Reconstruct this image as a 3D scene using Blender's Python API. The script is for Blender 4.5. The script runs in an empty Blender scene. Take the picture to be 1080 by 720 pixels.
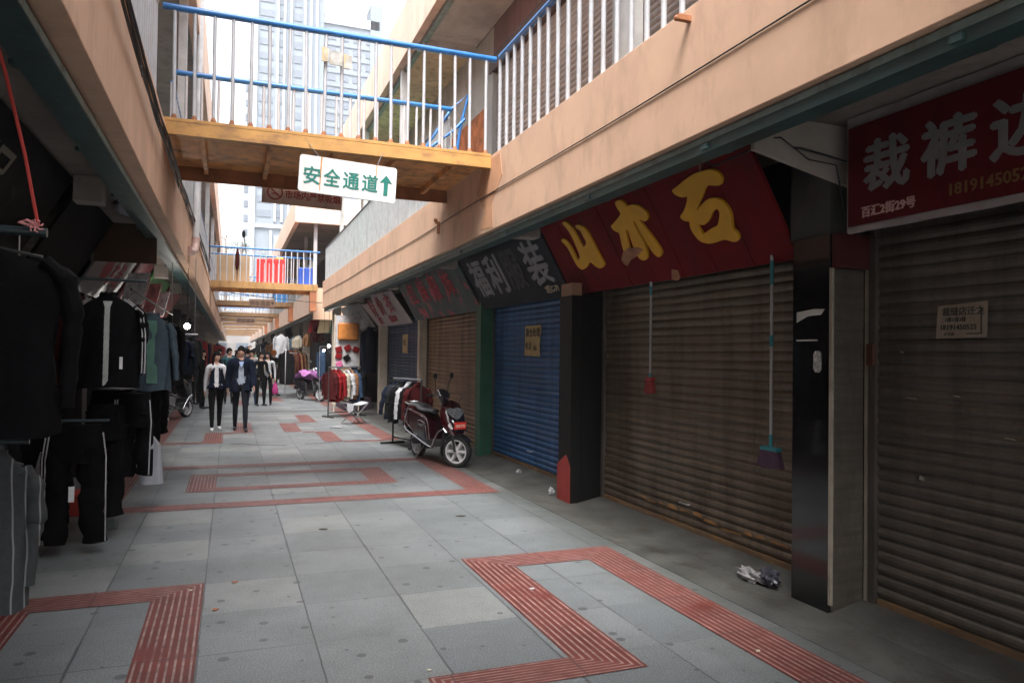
import bpy, bmesh, math, random
from mathutils import Vector, Matrix, Euler
R = math.radians
S = bpy.context.scene
COL = S.collection
rnd = random.Random(7)

# ------------------------------------------------------------------ materials
def new_mat(name):
    m = bpy.data.materials.new(name); m.use_nodes = True
    nt = m.node_tree; nt.nodes.clear()
    out = nt.nodes.new('ShaderNodeOutputMaterial'); b = nt.nodes.new('ShaderNodeBsdfPrincipled')
    nt.links.new(b.outputs[0], out.inputs[0])
    return m, nt, b
def c4(c): return (c[0], c[1], c[2], 1)
def mixc(nt, fac, a, b, mode='MIX'):
    n = nt.nodes.new('ShaderNodeMix'); n.data_type = 'RGBA'; n.blend_type = mode
    for s, v in ((0, fac), (6, a), (7, b)):
        if isinstance(v, (int, float)): n.inputs[s].default_value = v
        elif isinstance(v, tuple): n.inputs[s].default_value = c4(v)
        else: nt.links.new(v, n.inputs[s])
    return n.outputs[2]
def math_n(nt, op, a, b=None, c=None):
    n = nt.nodes.new('ShaderNodeMath'); n.operation = op
    for i, v in enumerate((a, b, c)):
        if v is None: continue
        if isinstance(v, (int, float)): n.inputs[i].default_value = v
        else: nt.links.new(v, n.inputs[i])
    return n.outputs[0]
def coords(nt, scale=(1, 1, 1), loc=(0, 0, 0), kind='Object'):
    t = nt.nodes.new('ShaderNodeTexCoord'); m = nt.nodes.new('ShaderNodeMapping')
    m.inputs['Scale'].default_value = scale; m.inputs['Location'].default_value = loc
    nt.links.new(t.outputs[kind], m.inputs[0]); return m.outputs[0]
def noise(nt, vec, scale, detail=4, rough=.6):
    n = nt.nodes.new('ShaderNodeTexNoise'); n.inputs['Scale'].default_value = scale
    n.inputs['Detail'].default_value = detail; n.inputs['Roughness'].default_value = rough
    nt.links.new(vec, n.inputs['Vector']); return n.outputs[0]
def ramp(nt, v, lo, hi):
    n = nt.nodes.new('ShaderNodeMapRange'); n.inputs[1].default_value = lo; n.inputs[2].default_value = hi
    nt.links.new(v, n.inputs[0]); return n.outputs[0]
MATS = {}
def mat(name, col, rough=.7, metal=0, var=.25, vs=3, dirt=None, damt=.5, ds=(1.5, 1.5, .3), bump=.0, bs=60, spec=.5, coat=0, alpha=1, trans=0, weave=0, sheen=0):
    if name in MATS: return MATS[name]
    m, nt, b = new_mat(name)
    v = coords(nt)
    n1 = noise(nt, v, vs)
    dark = tuple(x * (1 - var) for x in col); lite = tuple(min(1, x * (1 + var * .6)) for x in col)
    c = mixc(nt, ramp(nt, n1, .3, .7), dark, lite)
    n2 = noise(nt, v, vs * 14, 3)
    c = mixc(nt, math_n(nt, 'MULTIPLY', ramp(nt, n2, .35, .75), var * .5), c, tuple(x * .55 for x in col))
    if dirt:
        v2 = coords(nt, ds)
        n3 = noise(nt, v2, 3.2, 7, .68)
        c = mixc(nt, math_n(nt, 'MULTIPLY', ramp(nt, n3, .5, .68), damt), c, dirt)
    nt.links.new(c, b.inputs['Base Color'])
    rr = noise(nt, v, vs * 4)
    nt.links.new(math_n(nt, 'MULTIPLY_ADD', rr, .3, rough - .15), b.inputs['Roughness'])
    b.inputs['Metallic'].default_value = metal
    b.inputs['Specular IOR Level'].default_value = spec
    b.inputs['Coat Weight'].default_value = coat
    b.inputs['Transmission Weight'].default_value = trans
    b.inputs['Alpha'].default_value = alpha
    if sheen: b.inputs['Sheen Weight'].default_value = sheen
    if bump:
        bn = nt.nodes.new('ShaderNodeBump'); bn.inputs['Strength'].default_value = bump; bn.inputs['Distance'].default_value = .02
        nt.links.new(noise(nt, v, bs, 5), bn.inputs['Height']); nt.links.new(bn.outputs[0], b.inputs['Normal'])
    MATS[name] = m
    return m
def emis(name, col, st):
    if name in MATS: return MATS[name]
    m, nt, b = new_mat(name)
    b.inputs['Base Color'].default_value = c4(col); b.inputs['Emission Color'].default_value = c4(col); b.inputs['Emission Strength'].default_value = st
    MATS[name] = m; return m

PEACH = mat('peach_render', (.72, .47, .325), .85, var=.13, vs=.9, dirt=(.46, .29, .20), damt=.55, ds=(.9, .9, .4), bump=.1, bs=7)
PEACHP = mat('pale_peach_render', (.72, .53, .42), .85, var=.12, vs=.9, dirt=(.45, .32, .25), damt=.5, ds=(1, 1, .3), bump=.2, bs=9)
RUSTP = mat('rust_stained_render', (.42, .2, .09), .85, var=.35, vs=6, dirt=(.2, .08, .03), damt=.7)
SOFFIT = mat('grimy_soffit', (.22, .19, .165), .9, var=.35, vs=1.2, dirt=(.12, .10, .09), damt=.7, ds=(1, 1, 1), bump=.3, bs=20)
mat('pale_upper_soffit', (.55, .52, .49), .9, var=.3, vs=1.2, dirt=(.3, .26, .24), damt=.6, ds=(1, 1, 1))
TAN = mat('cracked_tan_plaster', (.66, .52, .34), .9, var=.25, vs=1.5, dirt=(.12, .09, .06), damt=.6, ds=(2, 2, 1), bump=.3, bs=15)
GREYW = mat('grey_plaster', (.36, .36, .35), .9, var=.25, vs=1, dirt=(.2, .19, .18), damt=.6, bump=.2, bs=15)
TEAL = mat('teal_painted_steel', (.04, .09, .09), .5, var=.3, vs=4, dirt=(.03, .05, .05), damt=.7, ds=(2, 1, 2))
TEALP = mat('pale_teal_paint_and_highlight', (.22, .31, .30), .5, var=.3, vs=4, dirt=(.14, .12, .09), damt=.8, ds=(2, 2.5, 2))  # roof beam paint, also the painted highlight on the steel channels
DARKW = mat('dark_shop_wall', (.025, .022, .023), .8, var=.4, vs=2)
BLACKT = mat('black_granite', (.008, .008, .009), .12, var=.3, vs=5, coat=.3)
BLACKP = mat('black_paint', (.006, .006, .006), .6, var=.3, spec=.2)
REDP = mat('red_base_paint', (.24, .02, .015), .55, var=.3, vs=5, dirt=(.15, .02, .02), damt=.5)
GREENP = mat('green_post_paint', (.015, .11, .06), .5, var=.3, vs=3, dirt=(.04, .09, .06), damt=.8)
CREAMP = mat('cream_post_paint', (.5, .44, .36), .6, var=.2, vs=3, dirt=(.2, .16, .12), damt=.6)
YEL = mat('yellow_beam_paint', (.52, .27, .075), .6, var=.25, vs=3, dirt=(.22, .10, .05), damt=.85, ds=(1.5, 1.5, 4), bump=.1)
OCH = mat('ochre_rusty_steel', (.78, .37, .13), .65, var=.35, vs=2.5, dirt=(.10, .045, .02), damt=.75, ds=(1.2, 1.2, 1.2), bump=.15)
BRN = mat('brown_rusty_steel', (.34, .13, .05), .7, var=.4, vs=4, dirt=(.06, .03, .02), damt=.7)
BLUE = mat('blue_rail_paint', (.02, .16, .46), .35, var=.2, vs=6, dirt=(.02, .08, .2), damt=.5, ds=(3, 3, 3))
WHT = mat('white_rail_paint', (.46, .47, .50), .45, var=.12, vs=6, dirt=(.36, .32, .30), damt=.5, ds=(3, 3, 1))
GRYR = mat('grey_rail_metal', (.40, .42, .43), .5, var=.2, vs=5, dirt=(.2, .2, .2), damt=.5)
BLK = mat('black_rubber', (.012, .012, .013), .75, var=.2)
CABLE = mat('black_cable', (.015, .014, .016), .6, var=.2)
CHROME = mat('chrome', (.7, .7, .72), .2, 1, var=.1)
STEEL = mat('brushed_steel', (.4, .4, .42), .4, .9, var=.2)
WOOD = mat('worn_wood', (.25, .13, .06), .7, var=.3)
PAPER = mat('aged_paper', (.5, .38, .19), .9, var=.2, vs=8, dirt=(.4, .2, .08), damt=.5, ds=(6, 6, 6))
PAPER2 = mat('grey_aged_paper', (.24, .20, .155), .9, var=.2, vs=8, dirt=(.17, .09, .06), damt=.5, ds=(6, 6, 6))
INK = mat('black_ink', (.03, .035, .03), .8, var=.1)
GLASS = mat('tower_glass', (.14, .165, .20), .5, var=.2)

def shutter_mat(name, col, dirt, damt=.75, metal=.2, rough=.5):
    if name in MATS: return MATS[name]
    m, nt, b = new_mat(name)
    v = coords(nt); vz = coords(nt, (1, .35, 13.3)); vs = coords(nt, (1, 2.2, .25))
    a = noise(nt, vz, 1.6, 3); s = noise(nt, vs, 2.2, 6, .7); f = noise(nt, v, 26, 5)
    c = mixc(nt, ramp(nt, a, .35, .7), tuple(x * .72 for x in col), tuple(x * 1.25 for x in col))
    c = mixc(nt, math_n(nt, 'MULTIPLY', ramp(nt, s, .45, .7), damt), c, dirt)
    c = mixc(nt, math_n(nt, 'MULTIPLY', ramp(nt, f, .55, .8), .5), c, tuple(x * .5 for x in dirt))
    nt.links.new(c, b.inputs['Base Color']); b.inputs['Metallic'].default_value = metal
    nt.links.new(math_n(nt, 'MULTIPLY_ADD', s, .4, rough - .2), b.inputs['Roughness'])
    MATS[name] = m; return m
SH_BRN = shutter_mat('brown_shutter_steel', (.13, .098, .070), (.04, .028, .020))
SH_GRY = shutter_mat('grey_brown_shutter_steel', (.10, .085, .07), (.035, .028, .022))
SH_TAN = shutter_mat('tan_shutter_steel', (.22, .13, .07), (.07, .04, .022))
SH_BLU = shutter_mat('blue_shutter_paint', (.010, .095, .27), (.006, .03, .08), .8, 0, .45)
SH_BLD = shutter_mat('faded_blue_shutter_paint', (.010, .045, .11), (.008, .02, .04), .8, 0, .5)
SH_UP = shutter_mat('upper_shutter_steel', (.33, .28, .25), (.2, .16, .14), .6)

def tile_mat():
    m, nt, b = new_mat('granite_tiles')
    t = nt.nodes.new('ShaderNodeTexCoord'); sp = nt.nodes.new('ShaderNodeSeparateXYZ'); nt.links.new(t.outputs['Object'], sp.inputs[0])
    TX, TY = .61, .656
    wb = noise(nt, t.outputs['Object'], 7, 4); wob_ = math_n(nt, 'MULTIPLY_ADD', wb, .014, -.007)
    u = math_n(nt, 'DIVIDE', math_n(nt, 'ADD', math_n(nt, 'ADD', sp.outputs[0], .135), wob_), TX)
    w = math_n(nt, 'DIVIDE', math_n(nt, 'ADD', math_n(nt, 'SUBTRACT', sp.outputs[1], 3.62), wob_), TY)
    def edge(x, size):
        f = math_n(nt, 'FRACT', math_n(nt, 'ADD', x, 200.0))
        d = math_n(nt, 'MULTIPLY', math_n(nt, 'MINIMUM', f, math_n(nt, 'SUBTRACT', 1.0, f)), size)
        return d
    wob = noise(nt, t.outputs['Object'], 5, 3)
    wob2 = noise(nt, t.outputs['Object'], .9, 3)
    th1 = math_n(nt, 'MULTIPLY_ADD', ramp(nt, wob2, .35, .7), .008, .0022)
    th2 = math_n(nt, 'MULTIPLY_ADD', ramp(nt, wob2, .4, .75), .006, .0012)
    j1 = math_n(nt, 'LESS_THAN', edge(u, TX), th1)
    j2 = math_n(nt, 'LESS_THAN', edge(w, TY), th2)
    cid = nt.nodes.new('ShaderNodeCombineXYZ')
    nt.links.new(math_n(nt, 'FLOOR', math_n(nt, 'ADD', u, 200.0)), cid.inputs[0]); nt.links.new(math_n(nt, 'FLOOR', math_n(nt, 'ADD', w, 200.0)), cid.inputs[1])
    wn = nt.nodes.new('ShaderNodeTexWhiteNoise'); nt.links.new(cid.outputs[0], wn.inputs[0])
    c = mixc(nt, wn.outputs[0], (.112, .127, .134), (.175, .189, .193))
    c = mixc(nt, math_n(nt, 'MULTIPLY', ramp(nt, wn.outputs[0], .85, .9), .4), c, (.26, .265, .25))
    big = noise(nt, t.outputs['Object'], 1.3, 6, .65)
    c = mixc(nt, math_n(nt, 'MULTIPLY', ramp(nt, big, .45, .75), .7), c, (.085, .095, .097))
    st = noise(nt, coords(nt, (1, 1, 1), (9, 4, 0)), .55, 6, .7)
    c = mixc(nt, math_n(nt, 'MULTIPLY', ramp(nt, st, .5, .66), .5), c, (.08, .085, .08))
    fine = noise(nt, t.outputs['Object'], 120, 3, .75)
    c = mixc(nt, math_n(nt, 'MULTIPLY', ramp(nt, fine, .45, .62), .5), c, (.06, .07, .08))
    c = mixc(nt, math_n(nt, 'MULTIPLY', ramp(nt, fine, .5, .34), .4), c, (.42, .43, .43))
    med = noise(nt, t.outputs['Object'], 30, 4)
    c = mixc(nt, math_n(nt, 'MULTIPLY', ramp(nt, med, .52, .75), .35), c, (.13, .14, .15))
    # trodden-in gum spots
    vo = nt.nodes.new('ShaderNodeTexVoronoi'); vo.voronoi_dimensions = '2D'; vo.inputs['Scale'].default_value = 4.2; nt.links.new(t.outputs['Object'], vo.inputs['Vector'])
    vsep = nt.nodes.new('ShaderNodeSeparateColor'); nt.links.new(vo.outputs['Color'], vsep.inputs[0])
    rr = math_n(nt, 'MULTIPLY', ramp(nt, vsep.outputs[0], .35, 1.0), .13)
    g = math_n(nt, 'LESS_THAN', vo.outputs['Distance'], rr)
    c = mixc(nt, math_n(nt, 'MULTIPLY', g, .75), c, (.05, .053, .055))
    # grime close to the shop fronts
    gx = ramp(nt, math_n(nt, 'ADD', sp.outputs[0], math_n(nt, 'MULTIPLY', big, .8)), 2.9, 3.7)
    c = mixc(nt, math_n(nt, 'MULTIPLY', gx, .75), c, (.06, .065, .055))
    j = math_n(nt, 'MAXIMUM', j1, j2)
    c = mixc(nt, math_n(nt, 'MULTIPLY', j, .7), c, (.03, .03, .034))
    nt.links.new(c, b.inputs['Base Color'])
    nt.links.new(math_n(nt, 'MULTIPLY_ADD', big, .35, .32), b.inputs['Roughness'])
    bn = nt.nodes.new('ShaderNodeBump'); bn.inputs['Strength'].default_value = .35; bn.inputs['Distance'].default_value = .004
    nt.links.new(math_n(nt, 'SUBTRACT', math_n(nt, 'MULTIPLY', med, .4), j), bn.inputs['Height']); nt.links.new(bn.outputs[0], b.inputs['Normal'])
    return m
TILE = tile_mat()
def conc_mat():
    return mat('grimy_concrete', (.078, .079, .072), .65, var=.55, vs=2.2, dirt=(.035, .028, .018), damt=.8, ds=(1.6, .9, 1), bump=.3, bs=30)
CONC = conc_mat()
def strip_mat():
    m, nt, b = new_mat('red_grooved_tile')
    uvn = nt.nodes.new('ShaderNodeUVMap'); sp = nt.nodes.new('ShaderNodeSeparateXYZ'); nt.links.new(uvn.outputs[0], sp.inputs[0])
    u = sp.outputs[0]
    f = math_n(nt, 'FRACT', math_n(nt, 'MULTIPLY', u, 8.0))
    d = math_n(nt, 'ABSOLUTE', math_n(nt, 'SUBTRACT', f, .5))
    line = math_n(nt, 'LESS_THAN', d, .15)
    v = coords(nt); n1 = noise(nt, v, 2.2, 5, .65); n2 = noise(nt, v, 12, 5)
    c = mixc(nt, ramp(nt, n1, .3, .7), (.080, .016, .012), (.148, .034, .026))
    c = mixc(nt, math_n(nt, 'MULTIPLY', ramp(nt, n2, .5, .75), .5), c, (.09, .024, .022))
    keep = ramp(nt, noise(nt, coords(nt, loc=(5, 3, 0)), 1.6, 5), .30, .46)
    gc = mixc(nt, ramp(nt, n2, .3, .7), (.36, .26, .24), (.12, .075, .07))
    c = mixc(nt, math_n(nt, 'MULTIPLY', math_n(nt, 'MULTIPLY', line, keep), .85), c, gc)
    vv = math_n(nt, 'FRACT', math_n(nt, 'DIVIDE', sp.outputs[1], .656))
    jj = math_n(nt, 'LESS_THAN', vv, .014)
    c = mixc(nt, math_n(nt, 'MULTIPLY', jj, .8), c, (.06, .03, .03))
    nt.links.new(c, b.inputs['Base Color']); b.inputs['Roughness'].default_value = .55
    bn = nt.nodes.new('ShaderNodeBump'); bn.inputs['Strength'].default_value = .5; bn.inputs['Distance'].default_value = .004
    nt.links.new(math_n(nt, 'MULTIPLY', line, -1.0), bn.inputs['Height']); nt.links.new(bn.outputs[0], b.inputs['Normal'])
    return m
STRIP = strip_mat()

# ------------------------------------------------------------------ mesh builder
class MB:
    def __init__(s): s.v = []; s.f = []; s.uv = []; s.mi = []
    def add(s, vs, fs, m=0, uvs=None):
        o = len(s.v); s.v += [tuple(p) for p in vs]
        for i, f in enumerate(fs):
            s.f.append(tuple(o + k for k in f)); s.mi.append(m)
            s.uv.append(uvs[i] if uvs else None)
        return s
    def box(s, x0, x1, y0, y1, z0, z1, m=0):
        p = [(x0, y0, z0), (x1, y0, z0), (x1, y1, z0), (x0, y1, z0), (x0, y0, z1), (x1, y0, z1), (x1, y1, z1), (x0, y1, z1)]
        return s.add(p, [(3, 2, 1, 0), (4, 5, 6, 7), (0, 1, 5, 4), (1, 2, 6, 5), (2, 3, 7, 6), (3, 0, 4, 7)], m)
    def obox(s, c, ax, ay, az, m=0):
        c, ax, ay, az = map(Vector, (c, ax, ay, az)); p = []
        for k in (-1, 1):
            for i, j in ((-1, -1), (1, -1), (1, 1), (-1, 1)): p.append(c + ax * i + ay * j + az * k)
        return s.add(p, [(3, 2, 1, 0), (4, 5, 6, 7), (0, 1, 5, 4), (1, 2, 6, 5), (2, 3, 7, 6), (3, 0, 4, 7)], m)
    def prism(s, poly, ext, m=0):
        n = len(poly); e = Vector(ext); a = [Vector(p) for p in poly]
        tri = [tuple(t) for t in tess(a)]
        s.add(a + [p + e for p in a], [tuple(reversed(t)) for t in tri] + [tuple(n + k for k in t) for t in tri] + [(i, (i + 1) % n, n + (i + 1) % n, n + i) for i in range(n)], m)
        return s
    def tube(s, path, r, n=8, m=0, caps=True, sy=1):
        P = [Vector(p) for p in path]; rings = []
        rr = r if isinstance(r, (list, tuple)) else [r] * len(P)
        up = None
        for i, p in enumerate(P):
            t = (P[min(i + 1, len(P) - 1)] - P[max(i - 1, 0)]).normalized()
            if up is None:
                up = Vector((0, 0, 1)) if abs(t.z) < .9 else Vector((0, 1, 0))
            a = t.cross(up)
            if a.length < 1e-4: a = t.cross(Vector((1, 0, 0)))
            a.normalize(); b = a.cross(t).normalized(); up = b
            rings.append([p + a * math.cos(2 * math.pi * k / n) * rr[i] + b * math.sin(2 * math.pi * k / n) * rr[i] * sy for k in range(n)])
        vs = [q for rg in rings for q in rg]; fs = []
        for i in range(len(P) - 1):
            for k in range(n): fs.append((i * n + k, i * n + (k + 1) % n, (i + 1) * n + (k + 1) % n, (i + 1) * n + k))
        if caps: fs += [tuple(reversed(range(n))), tuple((len(P) - 1) * n + k for k in range(n))]
        return s.add(vs, fs, m)
    def loft(s, rings, m=0, caps=True):
        n = len(rings[0]); vs = [q for rg in rings for q in rg]; fs = []
        for i in range(len(rings) - 1):
            for k in range(n): fs.append((i * n + k, i * n + (k + 1) % n, (i + 1) * n + (k + 1) % n, (i + 1) * n + k))
        if caps: fs += [tuple(reversed(range(n))), tuple((len(rings) - 1) * n + k for k in range(n))]
        return s.add(vs, fs, m)
    def lathe(s, c, prof, n=16, axis='z', m=0):
        rings = []
        for r, h in prof:
            rg = []
            for k in range(n):
                a = 2 * math.pi * k / n; u, w = r * math.cos(a), r * math.sin(a)
                p = {'z': (u, w, h), 'x': (h, u, w), 'y': (w, h, u)}[axis]
                rg.append((c[0] + p[0], c[1] + p[1], c[2] + p[2]))
            rings.append(rg)
        return s.loft(rings, m, caps=prof[0] != prof[-1])
    def ball(s, c, r, n=12, k=8, m=0):
        r = r if isinstance(r, tuple) else (r, r, r)
        return s.loft([[(c[0] + r[0] * math.sin(max(.02, min(3.12, math.pi * j / k))) * math.cos(2 * math.pi * i / n), c[1] + r[1] * math.sin(max(.02, min(3.12, math.pi * j / k))) * math.sin(2 * math.pi * i / n), c[2] + r[2] * math.cos(math.pi * j / k)) for i in range(n)] for j in range(k, -1, -1)], m)
    def xf(s, M):
        s.v = [tuple(M @ Vector(p)) for p in s.v]; return s
    def bbox(s):
        xs = list(zip(*s.v)); return [(min(a), max(a)) for a in xs]
def tess(poly):
    from mathutils.geometry import tessellate_polygon
    return tessellate_polygon([poly])
def tag(o, label=None, cat=None, group=None, kind=None):
    if label: o['label'] = label
    if cat: o['category'] = cat
    if group: o['group'] = group
    if kind: o['kind'] = kind
    return o
def build(mb, name, mats, parent=None, smooth=None, bevel=0, local=False, label=None, seg=2):
    """link the collected shapes as ONE mesh object; world coordinates unless local"""
    if not isinstance(mats, (list, tuple)): mats = [mats]
    if local: off = Vector((0, 0, 0))
    elif parent is not None: off = ORG.get(parent.name, Vector((0, 0, 0)))
    else:
        b = mb.bbox(); off = Vector(((b[0][0] + b[0][1]) / 2, (b[1][0] + b[1][1]) / 2, b[2][0]))
    me = bpy.data.meshes.new(name)
    me.from_pydata([tuple(Vector(p) - off) for p in mb.v], [], mb.f)
    for m in mats: me.materials.append(m)
    for i, p in enumerate(me.polygons): p.material_index = mb.mi[i]
    if any(u for u in mb.uv):
        ul = me.uv_layers.new(name='UVMap')
        for i, p in enumerate(me.polygons):
            if mb.uv[i]:
                for k, li in enumerate(p.loop_indices): ul.data[li].uv = mb.uv[i][k]
    bm = bmesh.new(); bm.from_mesh(me); bmesh.ops.recalc_face_normals(bm, faces=bm.faces); bm.to_mesh(me); bm.free()
    if smooth is not None:
        me.polygons.foreach_set('use_smooth', [True] * len(me.polygons))
        me.set_sharp_from_angle(angle=R(smooth))
    o = bpy.data.objects.new(name, me); COL.objects.link(o)
    if parent is not None:
        o.parent = parent; ORG[o.name] = off
    elif not local:
        o.location = off; ORG[o.name] = off
    if bevel:
        bv = o.modifiers.new('bevel', 'BEVEL'); bv.width = bevel; bv.segments = seg; bv.limit_method = 'ANGLE'; bv.angle_limit = R(40)
    if label: o['label'] = label
    return o
ORG = {}
def thing(name, label, cat, loc=(0, 0, 0), rz=0, group=None):
    o = bpy.data.objects.new(name, None); COL.objects.link(o); o.empty_display_size = .1
    o.location = loc; o.rotation_euler = (0, 0, rz); ORG[o.name] = Vector(loc)
    return tag(o, label, cat, group)
def copy_tree(o, parent=None):
    c = o.copy(); COL.objects.link(c); c.parent = parent
    for ch in list(o.children): copy_tree(ch, c)
    return c
def text_mb(txt, origin, xa, ya, size, ext=.004, bold=0, width=None, space=1.0):
    """lettering as solid geometry: origin = left end of the baseline"""
    c = bpy.data.curves.new('lettering', 'FONT'); c.body = txt; c.size = size; c.resolution_u = 2
    c.extrude = 0; c.space_character = space
    o = bpy.data.objects.new('lettering', c); COL.objects.link(o)
    dg = bpy.context.evaluated_depsgraph_get(); me = bpy.data.meshes.new_from_object(o.evaluated_get(dg))
    COL.objects.unlink(o); bpy.data.objects.remove(o); bpy.data.curves.remove(c)
    xs = [v.co.x for v in me.vertices]; x0 = min(xs); k = 1
    if width: k = width / (max(xs) - x0)
    O = Vector(origin); xa = Vector(xa).normalized(); ya = Vector(ya).normalized(); n = xa.cross(ya)
    bm = bmesh.new(); bm.from_mesh(me)
    bmesh.ops.dissolve_limit(bm, angle_limit=R(1), verts=bm.verts, edges=bm.edges)
    geo = bmesh.ops.extrude_face_region(bm, geom=bm.faces[:])
    vs = [g for g in geo['geom'] if isinstance(g, bmesh.types.BMVert)]
    for v in vs: v.co.z += ext
    mb = MB(); bm.verts.ensure_lookup_table()
    idx = {v: i for i, v in enumerate(bm.verts)}
    for q, (sx, sy) in enumerate(((0, 0), (1, 0), (-1, 0), (0, 1), (0, -1)) if bold else ((0, 0),)):
        mb.add([O + xa * ((v.co.x - x0) * k + sx * bold) + ya * (v.co.y + sy * bold * .7) + n * (v.co.z * (1 + .04 * q)) for v in bm.verts], [tuple(idx[v] for v in f.verts) for f in bm.faces])
    bm.free(); bpy.data.meshes.remove(me)
    return mb
def merge(*mbs):
    r = MB()
    for m in mbs:
        o = len(r.v); r.v += m.v; r.f += [tuple(o + k for k in f) for f in m.f]; r.uv += m.uv; r.mi += m.mi
    return r

# ------------------------------------------------------------------ ground and paving
build(MB().box(-400, 400, -60, 700, -.3, -.012), 'ground', mat('far_ground', (.16, .165, .165), .9), local=True); tag(bpy.data.objects['ground'], kind='structure')
o = build(MB().box(-8, 9, -6, 132, -.012, 0), 'pavement', TILE, local=True); tag(o, kind='structure')
o = build(MB().box(3.14, 3.86, -6, 24.4, 0, .004), 'shop_front_concrete', CONC, local=True); tag(o, kind='structure')
o = build(MB().add([(3.58, -6, .005), (3.9, -6, .07), (3.9, 24.4, .07), (3.58, 24.4, .005), (3.9, -6, 0), (3.9, 24.4, 0)], [(0, 1, 2, 3), (1, 4, 5, 2)]), 'shop_threshold_step', CONC, local=True); tag(o, kind='structure')

def strips(polys):
    """each strip: four corners outer0, outer1, inner1, inner0 with u across and v along"""
    mb = MB()
    for a, b, c, d in polys:
        P = [Vector((q[0], q[1], .004)) for q in (a, b, c, d)]
        t = (P[1] - P[0]).normalized()
        uv = [(0, 0), (0, (P[1] - P[0]).length), (1, (P[2] - P[0]).dot(t)), (1, (P[3] - P[0]).dot(t))]
        # subdivide along so that the bilinear mapping stays straight
        n = 12
        for i in range(n):
            f0, f1 = i / n, (i + 1) / n
            q = [P[0].lerp(P[1], f0), P[0].lerp(P[1], f1), P[3].lerp(P[2], f1), P[3].lerp(P[2], f0)]
            u = [(0, (q[0] - P[0]).dot(t)), (0, (q[1] - P[0]).dot(t)), (1, (q[2] - P[0]).dot(t)), (1, (q[3] - P[0]).dot(t))]
            mb.add(q, [(0, 1, 2, 3)], 0, [u])
    return mb
def path_strip(outer, inner):
    return [(outer[i], outer[i + 1], inner[i + 1], inner[i]) for i in range(len(outer) - 1)]
W_ = .33
near_r = path_strip([(3.02, 1.0), (3.02, 5.62), (1.73, 5.62), (1.73, 3.62), (.95, 3.62), (.95, 1.2)], [(2.69, 1.0), (2.69, 5.3), (2.07, 5.3), (2.07, 3.38), (1.28, 3.38), (1.28, 1.2)])
near_l = path_strip([(-1.46, 1), (-1.46, 5.6), (-.14, 5.6), (-.14, 1)], [(-1.12, 1), (-1.12, 5.3), (-.45, 5.3), (-.45, 1)])
mid = path_strip([(3.0, 8.22), (3.0, 11.3), (-1.38, 11.3), (-1.38, 8.22), (3.0, 8.22)], [(2.67, 8.5), (2.67, 11.0), (-1.05, 11.0), (-1.05, 8.5), (2.67, 8.5)])
mid2 = path_strip([(2.0, 9.2), (2.0, 10.5), (-.45, 10.5), (-.45, 9.2), (2.0, 9.2)], [(1.68, 9.45), (1.68, 10.25), (-.13, 10.25), (-.13, 9.45), (1.68, 9.45)])
def bx(x0, x1, y0, y1, along='y'):
    return [((x0, y0), (x0, y1), (x1, y1), (x1, y0))] if along == 'y' else [((x0, y0), (x1, y0), (x1, y1), (x0, y1))]
far = bx(-1.38, -1.05, 14.25, 22) + bx(-1.38, -.1, 13.95, 14.2, 'x') + bx(-.43, -.1, 14.2, 15.75) + bx(2.67, 3.0, 13.7, 22) + bx(.1, .45, 15.6, 17.8) + bx(-.1, .1, 15.5, 15.72, 'x') \
    + bx(1.05, 1.4, 15.6, 17.5) + bx(1.55, 1.9, 17.6, 19.7) + bx(1.4, 1.55, 17.5, 17.7, 'x') + bx(1.63, 1.96, 13.75, 15.5) + bx(1.96, 2.67, 13.6, 13.8, 'x') + bx(1.4, 1.63, 15.4, 15.6, 'x')
for k in range(8):
    y = 22.8 + k * 9
    far += bx(-1.38, -1.05, y, y + 7.8) + bx(2.67, 3.0, y, y + 7.8) + bx(.1, .45, y + .8, y + 3.2) + bx(1.3, 1.65, y + 2.4, y + 5) + bx(-.6, -.25, y + 3.5, y + 6) + bx(.9, 1.25, y + 5.5, y + 7.8)
o = build(strips(near_r + near_l + mid + mid2 + far), 'red_paving_strips', STRIP, local=True); tag(o, kind='structure')
# dark drain joint across the street and a wandering crack
mb = MB().box(-1.6, 3.2, 20.92, 20.98, 0, .005)
pts = [(.02, 13.72), (.2, 13.8), (.45, 13.55), (.7, 13.42), (.95, 13.36), (1.25, 13.5), (1.6, 13.55), (2.0, 13.75), (2.4, 13.9)]
for a, b in zip(pts, pts[1:]):
    if a[0] == .95: continue
    mb.add([(a[0], a[1] - .018, .0045), (b[0], b[1] - .018, .0045), (b[0], b[1] + .02, .0045), (a[0], a[1] + .02, .0045)], [(0, 1, 2, 3)])
o = build(mb, 'pavement_cracks', mat('dark_joint', (.05, .05, .055), .9), local=True); tag(o, kind='structure')

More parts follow.
